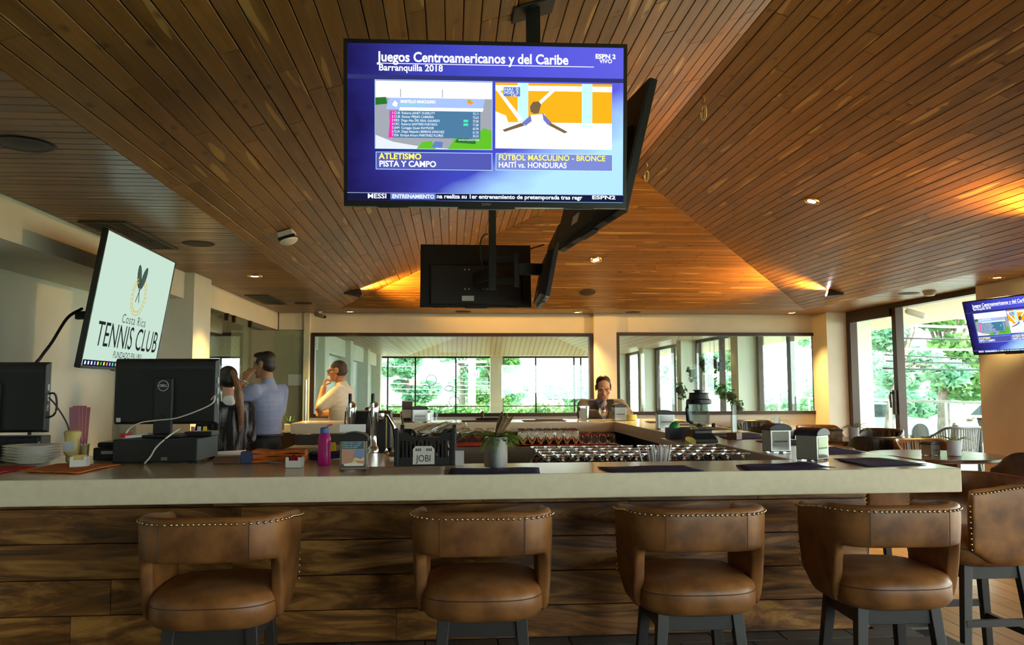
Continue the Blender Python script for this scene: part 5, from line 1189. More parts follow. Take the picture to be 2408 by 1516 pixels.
for k, (dx, dy, L_, w_) in enumerate(((.05, -.01, .135, .022), (.075, .02, .12, .02), (.03, .03, .14, .018))):
    b = MB(); n = 8; vs = []; fs = []
    for i in range(n+1):
        u = i/n; c = Vector((dx*u*1.0, dy*u, .115+L_*u-.02*u*u)); ww = w_*math.sin(math.pi*(u*.9+.08))**.7*.5
        vs += [c+Vector((-ww, -.004, 0)), c+Vector((0, .006, 0)), c+Vector((ww, -.004, 0))]
    for i in range(n):
        for q in range(2): fs.append((i*3+q, i*3+q+1, i*3+q+4, i*3+q+3))
    b._add(vs, fs); o = b.build('dried_leaf', 'dry_leaf', t, smooth=True); o.modifiers.new('thickness', 'SOLIDIFY').thickness = .003
# place card
t = thing('place_card', 'blank folded card standing beside the crate', 'card', (.035, 3.655, ZT+EPS)); MB().box(-.02, .02, -.001, .001, 0, .058).build('leaf', 'paper_white', t, rot=(R(-10), 0, 0)); MB().box(-.02, .02, .018, .020, 0, .058).build('leaf', 'paper_white', t, rot=(R(10), 0, 0))
# black crate of bottles
t = thing('bottle_crate', 'black slatted plastic crate with a white name panel', 'crate', (-.118, 3.79, ZT+EPS), R(-1)); w, d, h = .126, .17, .145
b = MB(); b.box(-w, w, -d, d, 0, .01); b.build('bottom', 'black_plastic', t)
for sx in (-1, 1):
    for sy in (-1, 1): MB().box(sx*w-.010, sx*w+.010, sy*d-.010, sy*d+.010, 0, h+(.02 if sy > 0 or True else 0)).build('corner_post', 'black_plastic', t, bevel=.003)
for sy in (-1, 1):
    MB().box(-w, w, sy*d-.004, sy*d+.004, 0, .035).build('rail', 'black_plastic', t)
    b = MB(); b.prism([(-w, h), (-w, h-.035), (w, h-.035), (w, h), (w*.62, h), (w*.48, h-.02), (-w*.48, h-.02), (-w*.62, h)], sy*d-.004, sy*d+.004, Matrix.Rotation(R(90), 4, 'X')); b.v = [(x, -y if False else y, z) for x, y, z in b.v]; o = b.build('rail', 'black_plastic', t)
    o.data.transform(Matrix.Scale(-1, 4, (0, 1, 0))); o.data.flip_normals()
    for k in range(14):
        x = -w+.012+(2*w-.024)*k/13; MB().box(x-.0045, x+.0045, sy*d-.003, sy*d+.003, .035, h-.033).build('slat', 'black_plastic', t)
for sx in (-1, 1):
    MB().box(sx*w-.004, sx*w+.004, -d, d, 0, .035).build('rail', 'black_plastic', t); MB().box(sx*w-.004, sx*w+.004, -d, d, h-.035, h).build('rail', 'black_plastic', t)
    for k in range(10): yy = -d+.03+(2*d-.06)*k/9; MB().box(sx*w-.003, sx*w+.003, yy-.006, yy+.006, .035, h-.033).build('slat', 'black_plastic', t)
o = MB().prism([(-.048, 0), (.048, 0), (.048, .066), (.036, .08), (-.036, .08), (-.048, .066)], -.002, .002, Matrix.Rotation(R(90), 4, 'X')).build('name_panel', 'china', t, loc=(-.004, -d-.007, .006))
obj('lettering', text_mesh('JOBI', .042, 'CENTER', extrude=.0006, sx=.82), 'black_plastic', t, (-.004, -d-.0098, .018), (R(90), 0, 0))
for k in (-3, -2, -1, 1, 2, 3): MB().box(-.0025, .0025, -.0005, .0005, -.006, .006).build('panel_slot', 'black_plastic', t, loc=(-.004+.009*k+(.006 if k > 0 else -.006), -d-.0095, .07))
bp = [(0, 0), (.026, 0), (.028, .01), (.028, .08), (.012, .115), (.011, .135), (.0125, .137), (.0125, .145), (0, .146)]
for k, (x, yy, rx, ry) in enumerate(((-.03, -.06, 68, 20), (.02, -.03, 62, -24), (.05, .02, 70, -10), (-.06, .03, 75, 30))):
    o = MB().lathe(bp, 16).build('empty_bottle', 'glassware', smooth='auto', loc=(-.118+x, 3.79+yy, ZT+.125), rot=(0, R(rx), R(ry))); tag(o, 'clear empty bottle lying %s of the black crate' % ('at the near left', 'across the front', 'at the far right', 'at the far left')[k], 'bottle', 'bottles lying in the black crate')
mat('amber_glass', (.22, .10, .02), .1, trans=.6)
for i in range(5):
    for j in range(5):
        o = MB().lathe([(0, 0), (.02, 0), (.021, .01), (.021, .06), (.009, .09), (.009, .105), (0, .106)], 12).build('crated_bottle', 'amber_glass', smooth='auto', loc=(-.118-.09+.045*i, 3.79-.13+.065*j, ZT+.0125)); tag(o, 'small amber bottle packed upright inside the black crate', 'bottle', 'amber bottles packed in the crate')
# upturned stem glasses on the work shelf
sp_ = [(.036, 0), (.0375, .002), (.040, .045), (.034, .085), (.012, .105), (.006, .112), (.006, .142), (.012, .147), (.037, .153), (.037, .159), (0, .160)]
me = MB().lathe(sp_, 16).mesh('stem_glass'); me.polygons.foreach_set('use_smooth', [True]*len(me.polygons)); me.materials.append(MATS['clear_glass'])
def glass(me_, name, label, loc, group, cat='glass'):
    o = bpy.data.objects.new(name, me_); COL.objects.link(o); o.location = loc; return tag(o, label, cat, group)
for i in range(8):
    for j in range(4): glass(me, 'stem_glass', 'upturned stem glass in the rack left of the straws', (.50+.076*i+random.uniform(-.004, .004), 4.14+.19*j+random.uniform(-.004, .004), .921), 'stem glasses left of the straws')
for i in range(6):
    for j in range(4): glass(me, 'stem_glass', 'upturned stem glass in the rack right of the straws', (1.135+.078*i+random.uniform(-.004, .004), 4.14+.19*j+random.uniform(-.004, .004), .921), 'stem glasses right of the straws')
# straws
t = thing('straw_holder', 'holder of white paper straws fanned out behind the counter', 'straws', (1.035, 3.98, .0)); MB().box(-.05, .05, -.035, .035, .0, .92).build('pedestal', 'dark_cabinet', t); MB().lathe([(0, .925), (.035, .925), (.045, 1.0), (.043, 1.0), (.034, .93), (0, .93)], 18).build('cup', 'glassware', t, smooth='auto')
rg = random.Random(4)
for k in range(34):
    a = rg.uniform(0, 6.28); rr = rg.uniform(.005, .028); sp2 = rg.uniform(1.6, 3.0); MB().tube([(rr*math.cos(a), rr*math.sin(a)*.7, .93), (rr*sp2*math.cos(a), rr*sp2*.5*math.sin(a), 1.125+rg.uniform(-.015, .015))], .0042, 6).build('straw', 'paper_white', t)
MB().tube([(-.06, 0, .95), (-.11, -.02, 1.13)], .0042, 6).build('straw', 'paper_white', t)
tag(MB().lathe([(0, 0), (.018, 0), (.018, .10), (.012, .106), (0, .107)], 14).build('dispenser_bottle', 'paper_white', smooth='auto', loc=(1.06, 4.72, .921)), 'slim white dispenser bottle behind the straws', 'bottle')
# blender
t = thing('blender', 'black-lidded blender with a smoky square jug', 'blender', (1.545, 4.94, ZT+EPS), R(6)); t.scale = (1.05,)*3
b = MB(); b._add([(-.085, -.085, 0), (.085, -.085, 0), (.085, .085, 0), (-.085, .085, 0), (-.08, -.08, .02), (.08, -.08, .02), (.08, .08, .02), (-.08, .08, .02), (-.058, -.058, .055), (.058, -.058, .055), (.058, .058, .055), (-.058, .058, .055), (-.056, -.056, .075), (.056, -.056, .075), (.056, .056, .075), (-.056, .056, .075)], [(0, 3, 2, 1)]+[(4*r_+i, 4*r_+(i+1) % 4, 4*r_+4+(i+1) % 4, 4*r_+4+i) for r_ in range(3) for i in range(4)]+[(12, 13, 14, 15)]); b.build('base', 'black_plastic', t, bevel=.006)
MB().lathe([(.05, .072), (.053, .085), (.058, .10), (.066, .225), (.068, .23), (.064, .23), (.055, .10), (.0, .09)], 8).build('jug', 'smoke_jar', t, rot=(0, 0, R(22.5)))
MB().lathe([(.07, .225), (.074, .23), (.074, .25), (.060, .256), (.056, .285), (.058, .288), (.058, .292), (0, .293)], 24).build('lid', 'black_plastic', t, smooth='auto'); MB().lathe([(.026, .292), (.024, .302), (.034, .304), (.034, .309), (0, .31)], 20).build('lid_cap', 'black_plastic', t, smooth='auto')
MB().tube([(-.055, -.02, .24), (-.092, -.05, .235), (-.098, -.055, .20), (-.092, -.05, .13), (-.06, -.03, .115)], .011, 8).build('handle', 'black_plastic', t, smooth='auto'); MB().lathe([(.012, 0), (.014, .012), (0, .013)], 14, M=Matrix.Translation((.06, -.05, .1)) @ Matrix.Rotation(R(90), 4, 'Y')).build('knob', 'black_plastic', t, smooth='auto')
MB().lathe([(.02, .09), (.005, .11), (0, .112)], 8).build('blades', 'dark_plastic', t)
t = thing('fruit_tray', 'black tray with green peel and lime beside the blender', 'tray', (1.52, 5.22, ZT-.0)); MB().box(-.10, .10, -.05, .07, EPS, .012).build('floor', 'black_plastic', t)
for q in ((-.10, .10, -.05, -.042), (-.10, .10, .062, .07), (-.10, -.092, -.042, .062), (.092, .10, -.042, .062)): MB().box(*q, .012, .075).build('side', 'black_plastic', t)
mat('lime_green', (.02, .30, .04), .35); mat('lime_yellow', (.55, .50, .10), .5)
tag(MB().ell((0, 0, 0), (.035, .03, .045), 14, 9).build('green_fruit', 'lime_green', smooth=True, loc=(1.465, 5.23, ZT+.075), rot=(0, R(30), 0)), 'green fruit sticking out of the black tray', 'fruit'); tag(MB().ell((0, 0, 0), (.028, .028, .026), 14, 9).build('lime', 'lime_yellow', smooth=True, loc=(1.58, 5.16, ZT+.06)), 'yellow-green lime against the blender', 'fruit'); 
tag(MB().lathe([(.0, 0), (.03, 0), (.032, .004), (.034, .025), (.030, .024), (0, .02)], 16).build('lemon_peel', 'lime_yellow', smooth='auto', loc=(1.45, 4.84, ZT+EPS), rot=(R(30), R(10), 0)), 'curled yellow peel in front of the blender', 'fruit')
# acrylic menu stand
t = thing('menu_stand', 'clear upright menu stand on a small wooden foot', 'menu stand', (1.84, 5.14, ZT+EPS), R(40)); MB().box(-.035, .035, -.035, .035, 0, .045).build('foot', 'brown_wood', t, bevel=.002); MB().box(-.031, .031, -.012, .012, .045, .23).build('sleeve', 'acrylic', t); MB().box(-.028, .028, -.003, .003, .05, .16).build('card', 'label_grey', t); MB().box(-.028, .028, -.003, .003, .162, .222).build('card', 'photo_dark', t)
# beer taps
t = thing('drip_tray', 'steel drip tray cabinet under the beer taps', 'drip tray', (-.56, 5.3, .861)); MB().box(-.2, .2, -.14, .14, 0, .13).build('cabinet', 'steel_brushed', t, bevel=.004); MB().box(-.2, .2, -.142, -.12, .0, .05).build('shade_strip', 'black_plastic', t); MB().box(-.19, .19, -.13, .13, .13, .142).build('grille', 'dark_plastic', t)  # solid black strip stands in for the shade low on the cabinet
for lb, x in (('chrome beer tap with a black handle, left of the pair', -.655), ('chrome beer tap with a black handle, right of the pair', -.51)):
    t = thing('beer_tap', lb, 'beer tap', (x, 5.3, 1.004), group='chrome beer taps')
    MB().lathe([(.036, 0), (.036, .02), (.03, .035), (.022, .05), (.021, .12), (.026, .2), (.032, .255), (.034, .29), (.028, .318), (.012, .332), (0, .334)], 20).build('tower', 'chrome', t, smooth='auto')
    b = MB(); b.tube([(0, -.02, .29), (0, -.075, .285)], .011, 10); b.tube([(0, -.07, .29), (0, -.072, .235)], [.012, .009], 10); b.tube([(0, -.055, .285), (0, -.055, .325)], .010, 10); b.build('faucet', 'chrome', t, smooth='auto'); MB().lathe([(.011, 0), (.012, .05), (.010, .062), (0, .063)], 12, (0, -.055, .322)).build('handle', 'black_plastic', t, smooth='auto')
    MB().tube([(-.03, -.03, .27), (-.034, -.035, .2), (-.034, -.035, .16)], .005, 6).build('hose', 'dark_plastic', t)
t = thing('drinks_case', 'black drinks cooler box behind the beer taps', 'cooler', (-.55, 5.66, .861)); MB().box(-.13, .13, -.09, .09, 0, .40).build('case', 'black_plastic', t, bevel=.004); MB().box(.098, .106, -.092, -.089, .04, .38).build('stripe', 'mustard_yellow', t); MB().box(-.13, .13, -.09, .09, .40, .404).build('top_edge', 'brown_wood', t)
t = thing('straw_cup', 'cup of straws between the beer taps', 'straws', (-.585, 5.12, .861)); MB().lathe([(0, 0), (.03, 0), (.036, .13), (.034, .13), (.028, .004), (0, .004)], 16).build('cup', 'smoke_jar', t, smooth='auto')
for k, (a, c_) in enumerate(((-.035, .30), (-.02, .32), (.01, .31), (-.05, .29))): MB().tube([(a*.2, 0, .01), (a, 0, c_)], .005, 6).build('straw', 'paper_white', t)
t = thing('sink_faucet', 'chrome gooseneck faucet left of the crate', 'faucet', (-.345, 4.95, .861)); MB().tube([(0, 0, 0), (0, 0, .26), (-.01, -.01, .33), (-.045, -.02, .40), (-.07, -.03, .405)], [.016, .015, .014, .013, .013], 10).build('spout', 'chrome', t, smooth=True); MB().lathe([(.02, 0), (.026, .02), (.024, .05), (.0, .052)], 14, (-.085, -.03, .36)).build('spray_head', 'chrome', t, smooth='auto'); MB().tube([(.03, 0, .2), (.05, 0, .3), (.035, 0, .42)], [.009, .009, .007], 8).build('lever', 'chrome', t, smooth=True)
t = thing('ladle', 'steel ladle bowl resting by the crate', 'ladle', (-.30, 3.98, ZT+EPS), R(20)); MB().lathe([(0, 0), (.02, .004), (.03, .014), (.032, .022), (.029, .022), (.018, .008), (0, .004)], 18).build('bowl', 'chrome', t, rot=(R(40), 0, 0), loc=(0, 0, .018), smooth='auto'); MB().tube([(.02, 0, .03), (.07, -.03, .006)], .004, 6).build('handle', 'chrome', t)
# far counter and its shelf
t = thing('menu_card', 'upright menu card on the far counter', 'menu card', (-.455, 8.25, ZT+EPS)); MB().box(-.055, .055, -.004, .004, .03, .21).build('card', 'label_grey', t); MB().box(-.05, .05, -.0055, -.004, .12, .20).build('picture', 'photo_dark', t); MB().box(-.06, .06, -.03, .03, 0, .035).build('foot', 'black_plastic', t)
tm_ = [(0, 0), (.034, 0), (.038, .004), (.042, .115), (.040, .115), (.035, .006), (0, .006)]
o = MB().lathe(tm_, 18).build('tumbler', 'glassware', smooth='auto', loc=(-.178, 8.02, ZT+EPS)); tag(o, 'ribbed empty tumbler on the far counter', 'glass')
o = MB().lathe([(0, 0), (.055, 0), (.066, .15), (.064, .15), (.053, .006), (0, .006)], 4).build('square_glass', 'glassware', loc=(1.325, 8.03, ZT+EPS), rot=(0, 0, R(45))); tag(o, 'square glass holder with napkins on the far counter', 'glass holder'); MB().box(-.04, .02, -.03, .03, .01, .13).build('napkin_fold', 'paper_white', o, rot=(0, 0, R(-45)))
wg = [(.032, 0), (.03, .003), (.005, .006), (.005, .05), (.02, .06), (.038, .085), (.040, .105), (.030, .135), (.028, .135), (.037, .105), (.034, .085), (.0, .062)]
o = MB().lathe(wg, 20).build('wine_glass', 'glassware', smooth='auto', loc=(1.51, 7.99, ZT+EPS)); tag(o, 'round wine glass in front of the seated man', 'glass')
o = MB().lathe([(0, 0), (.05, 0), (.06, .004), (.055, .06), (.05, .06), (.05, .01), (0, .01)], 18).build('candy_dish', 'lime_yellow', smooth='auto', loc=(1.83, 8.12, ZT+EPS)); tag(o, 'low dish with yellow fruit at the seated man', 'dish')
t = thing('serving_tray', 'dark oval tray with a pepper mill on the far counter', 'tray', (.42, 8.44, ZT+EPS)); MB().lathe([(0, 0), (.16, 0), (.18, .02), (.175, .022), (.155, .006), (0, .006)], 28, sx=1, sy=.5).build('plate', 'dark_plastic', t, smooth='auto'); MB().lathe([(.018, .006), (.014, .05), (.018, .08), (.0, .1)], 12, (-.1, 0, 0)).build('mill', 'brown_wood', t, smooth='auto')
tag(MB().box(-.13, .13, -.07, .07, 0, .008).build('clipboard', 'brown_wood', loc=(1.02, 8.44, ZT+EPS), rot=(0, 0, R(10))), 'brown clipboard on the far counter', 'clipboard')
pot_plant('little branching plant behind the far dispenser', (-.26, 8.40, ZT+EPS), .045, .08, 7, .22, 8, 'galvanised', False, leaf=.018)
for lb, q in (('red cloth lining the shelf under the fern', [(-.12, 7.40), (.42, 7.40), (.42, 7.82), (-.12, 7.82)]), ('red cloth under the upturned tumblers', [(.60, 7.40), (1.56, 7.40), (1.56, 7.82), (.6, 7.82)])): cloth('shelf_cloth', lb, q, 'red_cloth', .004, z=.88, wav=.004, cat='cloth')
me2 = MB().lathe([(.040, 0), (.034, .12), (.034, .135), (0, .136)], 14).mesh('tumbler'); me2.polygons.foreach_set('use_smooth', [True]*len(me2.polygons)); me2.materials.append(MATS['clear_glass'])
me3 = MB().lathe([(.036, 0), (.034, .09), (0, .092)], 14).mesh('rocks_glass'); me3.polygons.foreach_set('use_smooth', [True]*len(me3.polygons)); me3.materials.append(MATS['clear_glass'])
for i in range(7):
    for j in range(3): glass(me2, 'tumbler', 'tall upturned tumbler on the red cloth under the far counter', (.66+.082*i, 7.46+.11*j, .895), 'upturned tumblers under the far counter')
for i in range(4):
    for j in range(3): glass(me3, 'rocks_glass', 'short upturned rocks glass under the far counter', (1.25+.08*i, 7.46+.11*j, .895), 'rocks glasses under the far counter')
bl = MB().lathe([(.034, 0), (.03, .003), (.005, .006), (.005, .045), (.03, .06), (.048, .09), (.046, .12), (.032, .15), (.030, .15), (.044, .12), (.046, .09), (0, .05)], 18).mesh('balloon_glass'); bl.polygons.foreach_set('use_smooth', [True]*len(bl.polygons)); bl.materials.append(MATS['glassware'])
for x, yy in ((.02, 7.5), (.13, 7.55), (.25, 7.5), (.36, 7.55), (.48, 7.5)): glass(bl, 'balloon_glass', 'round balloon glass behind the fern pot', (x, yy, .895 if x < .45 else .881), 'balloon glasses behind the fern')
t = thing('succulent_pot', 'small white pot of spiky succulent at the passage', 'plant', (-1.78, 9.0, .95)); MB().box(-.045, .045, -.045, .045, 0, .08).build('pot', 'china', t, bevel=.004)
for k in range(12): a = k*.524; MB().cap((0, 0, .08), (.06*math.cos(a), .06*math.sin(a), .13+.03*(k % 2)), .010, .003, 6).build('leaf', 'succulent', t)
t = thing('service_cabinet', 'dark wood service cabinet behind the man in blue', 'cabinet', (-1.98, 9.0, 0)); MB().box(-.42, .30, -.22, .22, 0, .92).build('body', 'brown_wood', t); MB().box(-.44, .32, -.24, .24, .92, .95).build('top', 'dark_cabinet', t); MB().box(-.41, -.07, -.235, -.22, .05, .88).build('door', 'brown_wood', t); MB().box(-.05, .29, -.235, -.22, .05, .88).build('door', 'brown_wood', t)
dispenser('napkin box with a dark lid beside the succulent', (-1.95, 9.0), 0, .15, .1, .10, 'china', .95)
# ------------------------------------------------------------------ dining area
noisy('black_leather', (.012, .012, .012), (.026, .026, .025), 8, .35, bump=.1); noisy('brown_leather', (.075, .035, .015), (.13, .062, .026), 8, .38, bump=.1); noisy('tan_leather', (.30, .13, .03), (.40, .18, .05), 8, .4, bump=.1); noisy('umber_leather', (.035, .020, .014), (.06, .035, .024), 8, .4, bump=.1)
board_wood('table_wood', (.035, .018, .010), (.075, .038, .020), (.12, .06, .03), scale=(.8, 7, 7), rough=(.16, .3), vary=.1, knots=False)
def chair(label, loc, rz, shell, seat='tan_leather', h=.82, w=.29, channels=True, name='dining_chair'):
    """barrel dining chair: rolled, channelled back; local front is +Y"""
    t = thing(name, label, 'chair', (loc[0], loc[1], 0), rz, 'dining chairs')
    P = u_path(36, w-.03, -.27, .12, .2); b = MB(); prof = 10; rings = []
    for (p, nn, u) in P:
        c = abs(u-.5)*2; top = h-.16*sstep(.45, 1, c); bot = .40; hh = (top-bot)/2; zc = (top+bot)/2; ring = []
        for k in range(prof):
            a = 2*math.pi*k/prof; e = lambda v: math.copysign(abs(v)**.5, v); x = .032*e(math.cos(a)); z = zc+hh*e(math.sin(a)); ln = .09*(z-.42)
            ring.append((p[0]+nn[0]*(x+ln), p[1]+nn[1]*(x+ln), z))
        rings.append(ring)
    vs = [v for r_ in rings for v in r_]; fs = []
    for i in range(36):
        for k in range(prof): l = (k+1) % prof; fs.append((i*prof+k, i*prof+l, (i+1)*prof+l, (i+1)*prof+k))
    fs += [tuple(reversed(range(prof))), tuple(36*prof+k for k in range(prof))]
    b._add(vs, fs); b.build('backrest', shell, t, smooth=True, sub=1)
    if channels:
        for k in range(9):
            c = -.36+.09*k; u = .5+c*.5; i = int(u*36); p, nn, _ = P[i]; pts = []; pts2 = []
            for z in (.46, .60, .72, h-.03-.10*abs(c)):
                off = -.034+.09*(z-.42); pts.append((p[0]+nn[0]*off, p[1]+nn[1]*off, z)); off = .034+.09*(z-.42); pts2.append((p[0]+nn[0]*off, p[1]+nn[1]*off, z))
            MB().tube(pts, .006, 5).build('channel_seam', 'seam_light' if shell == 'brown_leather' else 'seam_dark', t); MB().tube(pts2, .006, 5).build('channel_seam', 'seam_light' if shell == 'brown_leather' else 'seam_dark', t)
    cushion(.46, .48, .37, .475, .02).build('seat', seat, t, smooth=True)
    for sx in (-1, 1):
        for sy in (-1, 1): MB().bar((sx*.17, sy*.17, .385), (sx*.22, sy*.22, 0), .034, .034, (0, 1, 0), .022, .022).build('leg', 'stool_leg', t)
    return t
mat('seam_dark', (.008, .007, .007), .6); mat('seam_light', (.34, .20, .10), .5)
def table(label, loc, r, sy=1.0):
    t = thing('dining_table', label, 'table', (loc[0], loc[1], 0), 0, 'dark dining tables'); MB().lathe([(0, .712), (r-.02, .712), (r, .722), (r, .745), (r-.004, .75), (0, .75)], 48, sy=sy).build('tabletop', 'table_wood', t, smooth='auto')
    MB().lathe([(.045, .02), (.04, .712)], 16).build('column', 'stool_leg', t, smooth='auto')
    for k in range(4): a = R(45+90*k); MB().bar((.02*math.cos(a), .02*math.sin(a), .03), (r*.62*math.cos(a), r*.62*math.sin(a), .02), .06, .03).build('foot', 'stool_leg', t)
    return t
table('large round dark table nearest the bar corner', (4.74, 7.62), .62); table('round dark table in front of the terrace door', (5.02, 9.95), .5); table('small round dark table by the far wall', (4.95, 12.15), .38)
chair('dark brown chair at the right edge with its back to the camera', (5.05, 6.72), R(4), 'umber_leather', h=.87)
chair('brown channelled chair behind the nearest round table', (5.22, 8.52), R(176), 'brown_leather', 'brown_leather', h=.84)
chair('black barrel chair with a tan seat left of the nearest table', (4.12, 7.42), R(-78), 'black_leather', h=.80)
chair('black chair between the two larger tables', (5.0, 9.24), R(-6), 'black_leather', h=.85)
chair('small brown chair beside the terrace door', (5.72, 10.5), R(120), 'umber_leather', 'brown_leather', h=.85)
chair('tan chair behind the terrace-door table', (5.15, 10.9), R(178), 'tan_leather', h=.88)
chair('black chair left of the terrace-door table', (4.55, 11.2), R(-20), 'black_leather', h=.86)
chair('black chair standing against the far wall', (4.98, 12.85), R(180), 'black_leather', h=.87)
chair('black barrel chair with an orange seat near the clear menu stand', (4.38, 12.1), R(-90), 'black_leather', h=.82)
t = thing('round_stool', 'low round stool with an orange leather top behind the blender', 'stool', (3.62, 10.9, 0)); MB().lathe([(0, .80), (.19, .80), (.2, .82), (.19, .85), (0, .855)], 28).build('seat', 'tan_leather', t, smooth='auto')
for k in range(4): a = R(45+90*k); MB().bar((.12*math.cos(a), .12*math.sin(a), .8), (.18*math.cos(a), .18*math.sin(a), 0), .03, .03).build('leg', 'stool_leg', t)
chair('tan barrel chair peeping over the side counter', (4.05, 8.55), R(-60), 'tan_leather', h=.74, channels=False)
dispenser('napkin dispenser beside the potted fern on the nearest table', (4.66, 7.55), R(20), .13, .11, .13, 'acrylic_face', .75); dispenser('napkin dispenser on the terrace-door table', (4.86, 9.9), R(10), .12, .11, .13, 'acrylic_face', .75); dispenser('napkin dispenser on the small far table', (4.82, 12.1), 0, .12, .11, .13, 'acrylic_face', .75)
pot_plant('sparse fern in a grey pot on the nearest round table', (4.84, 7.46, .7512), .062, .15, 7, .26, 31, 'concrete', False, leaf=.03); pot_plant('drooping fern in a grey pot on the terrace-door table', (5.06, 9.82, .7512), .062, .15, 8, .26, 32, 'concrete', False, leaf=.03); pot_plant('small upright plant in a grey pot on the far table', (5.0, 12.02, .7512), .055, .14, 6, .2, 33, 'concrete', False, leaf=.026)
# terrace furniture
noisy('wicker', (.06, .06, .06), (.11, .11, .11), 40, .7, mapping=(1, 1, 12)); noisy('cushion_grey', (.45, .43, .40), (.52, .50, .47), 20, .9); noisy('cushion_pale', (.62, .62, .60), (.68, .68, .66), 20, .9)
def wicker(label, loc, rz, cushions=('cushion_grey', 'cushion_pale')):
    t = thing('wicker_chair', label, 'chair', (loc[0], loc[1], -.004), rz, 'terrace chairs')
    P = u_path(40, .31, -.28, .28, .18)
    for i in range(0, 41, 1):
        p, nn, u = P[i]; c = abs(u-.5)*2; top = .80-.16*sstep(.4, .9, c)
        MB().tube([(p[0]*.9, p[1]*.9, .36), (p[0]+nn[0]*.02, p[1]+nn[1]*.02, top)], .0085, 5).build('slat', 'wicker', t)
    MB().tube([(p[0]+nn[0]*.02, p[1]+nn[1]*.02, .80-.16*sstep(.4, .9, abs(u-.5)*2)) for p, nn, u in P], .018, 8).build('top_rail', 'wicker', t, smooth=True)
    cushion(.52, .54, .34, .44, 0).build('seat_cushion', cushions[0], t, smooth=True)
    for k, m_ in enumerate(cushions): MB().box(-.24, .24, -.06, .06, -.2, .2).build('back_cushion', m_, t, loc=(.02+.1*k, -.17+.08*k, .66+.02*k), rot=(R(12), 0, 0), bevel=.04)
    for sx in (-1, 1):
        for sy in (-1, 1): MB().bar((sx*.24, sy*.22, .36), (sx*.28, sy*.26, 0), .03, .03).build('leg', 'stool_leg', t)
wicker('dark wicker armchair with pale cushions on the terrace', (7.62, 11.75), R(20)); wicker('dark wicker armchair behind the terrace table', (9.0, 11.9), R(70), ('cushion_grey',))
t = table('dark table on the terrace', (8.55, 12.5), .5); dispenser('white-lidded napkin dispenser on the terrace table', (8.52, 12.32), R(25), .15, .13, .16, 'acrylic_face', .75); pot_plant('yellow flowering sprig in a pot on the terrace table', (8.5, 12.62, .7512), .06, .12, 5, .2, 34, 'concrete', False, leaf=.03)
# wall planters and creepers on the hall window
noisy('creeper', (.03, .14, .04), (.10, .30, .10), 12, .5)
Yp = 14.3
for k, (x, z, r_, n_, lb) in enumerate(((4.12, 1.36, .13, 5, 'hanging leaf cluster left of the creeper'), (4.38, 1.66, .13, 7, 'trailing leafy planter with a long root'), (4.56, 1.84, .12, 5, 'round dark planter at the top of the creeper'), (4.78, 1.84, .12, 6, 'second dark planter at the top of the creeper'), (4.70, 1.52, .13, 8, 'bushy green planter in the middle of the creeper'), (4.88, 1.34, .13, 8, 'green planter lower on the creeper'), (5.06, 1.24, .13, 7, 'dark round planter right of the creeper'), (5.20, 1.06, .12, 7, 'lowest green planter of the creeper'))):
    t = thing('hanging_planter', lb, 'plant', (x, Yp+.0, z), group='planters hung in the hall window'); rg = random.Random(60+k)
    MB().ell((0, 0, 0), (r_*.55, r_*.5, r_*.6), 14, 8).build('pot', 'stool_leg' if k not in (1, 4, 5) else 'creeper', t, smooth=True)
    for q in range(n_): a = rg.uniform(0, 6.28); b = MB(); frond(b, (0, 0, 0), (math.cos(a), math.sin(a)*.4, 0), r_*rg.uniform(1.0, 1.7), rg.uniform(1.5, 3), .035, rg, 8, rg.uniform(-.2, .8)); b.build('frond', 'creeper', t)
    o = obj('foliage', leaves(70, [((0, 0, r_*.2), (r_, r_*.7, r_*.8)), ((.02, 0, -r_*.6), (r_*.6, r_*.5, r_*.9))], .05, rg), 'creeper', t); o['kind'] = 'stuff'
    MB().tube([(0, 0, r_*.5), (0, 0, zr(x)-z+.01)], .004, 5).build('hanger', 'cable_grey', t)
t = thing('passage_doors', 'frameless glass door with a tall steel handle at the passage', 'glass door', (-2.28, 13.0, 0)); MB().box(-.55, .0, -.005, .005, .02, 2.34).build('pane', 'green_pane', t); MB().tube([(-.04, -.04, .86), (-.04, -.04, 1.55)], .016, 10).build('handle', 'steel', t, smooth='auto')
for z in (.95, 1.45): MB().tube([(-.04, -.04, z), (-.04, 0, z)], .008, 8).build('standoff', 'steel', t)
tag(MB().box(-.11, .11, -.002, .002, -.09, .09).build('wall_notice', 'paper_white', loc=(-2.56, 13.335, 1.55)), 'white notice sheet on the beige passage wall', 'notice')
# ------------------------------------------------------------------ people
noisy('skin_tan', (.33, .155, .075), (.40, .20, .10), 14, .5); noisy('skin_warm', (.42, .19, .085), (.50, .24, .115), 14, .5); noisy('skin_face', (.38, .19, .11), (.46, .24, .145), 14, .5); noisy('skin_fair', (.50, .28, .18), (.56, .33, .22), 14, .5)
noisy('hair_black', (.010, .007, .005), (.028, .018, .012), 30, .5, mapping=(1, 1, .3)); noisy('hair_brown', (.09, .042, .018), (.28, .13, .05), 30, .45, mapping=(6, 6, .6)); noisy('hair_shaved', (.05, .030, .02), (.09, .05, .032), 60, .7)
noisy('blue_shirt', (.22, .27, .42), (.28, .33, .48), 6, .8, bump=.5, bdist=.02); noisy('white_shirt', (.68, .62, .50), (.74, .68, .56), 5, .8, bump=.5, bdist=.02); noisy('black_trousers', (.010, .010, .011), (.018, .018, .019), 6, .8); noisy('taupe_blazer', (.115, .095, .085), (.15, .125, .11), 30, .85, bump=.2); noisy('lapel', (.035, .033, .036), (.05, .045, .05), 30, .8)
m = noisy('black_knit', (.008, .008, .009), (.26, .26, .28), 7.0, .9, mapping=(3.2, 3.2, .35), lo=.50, hi=.70, detail=9)
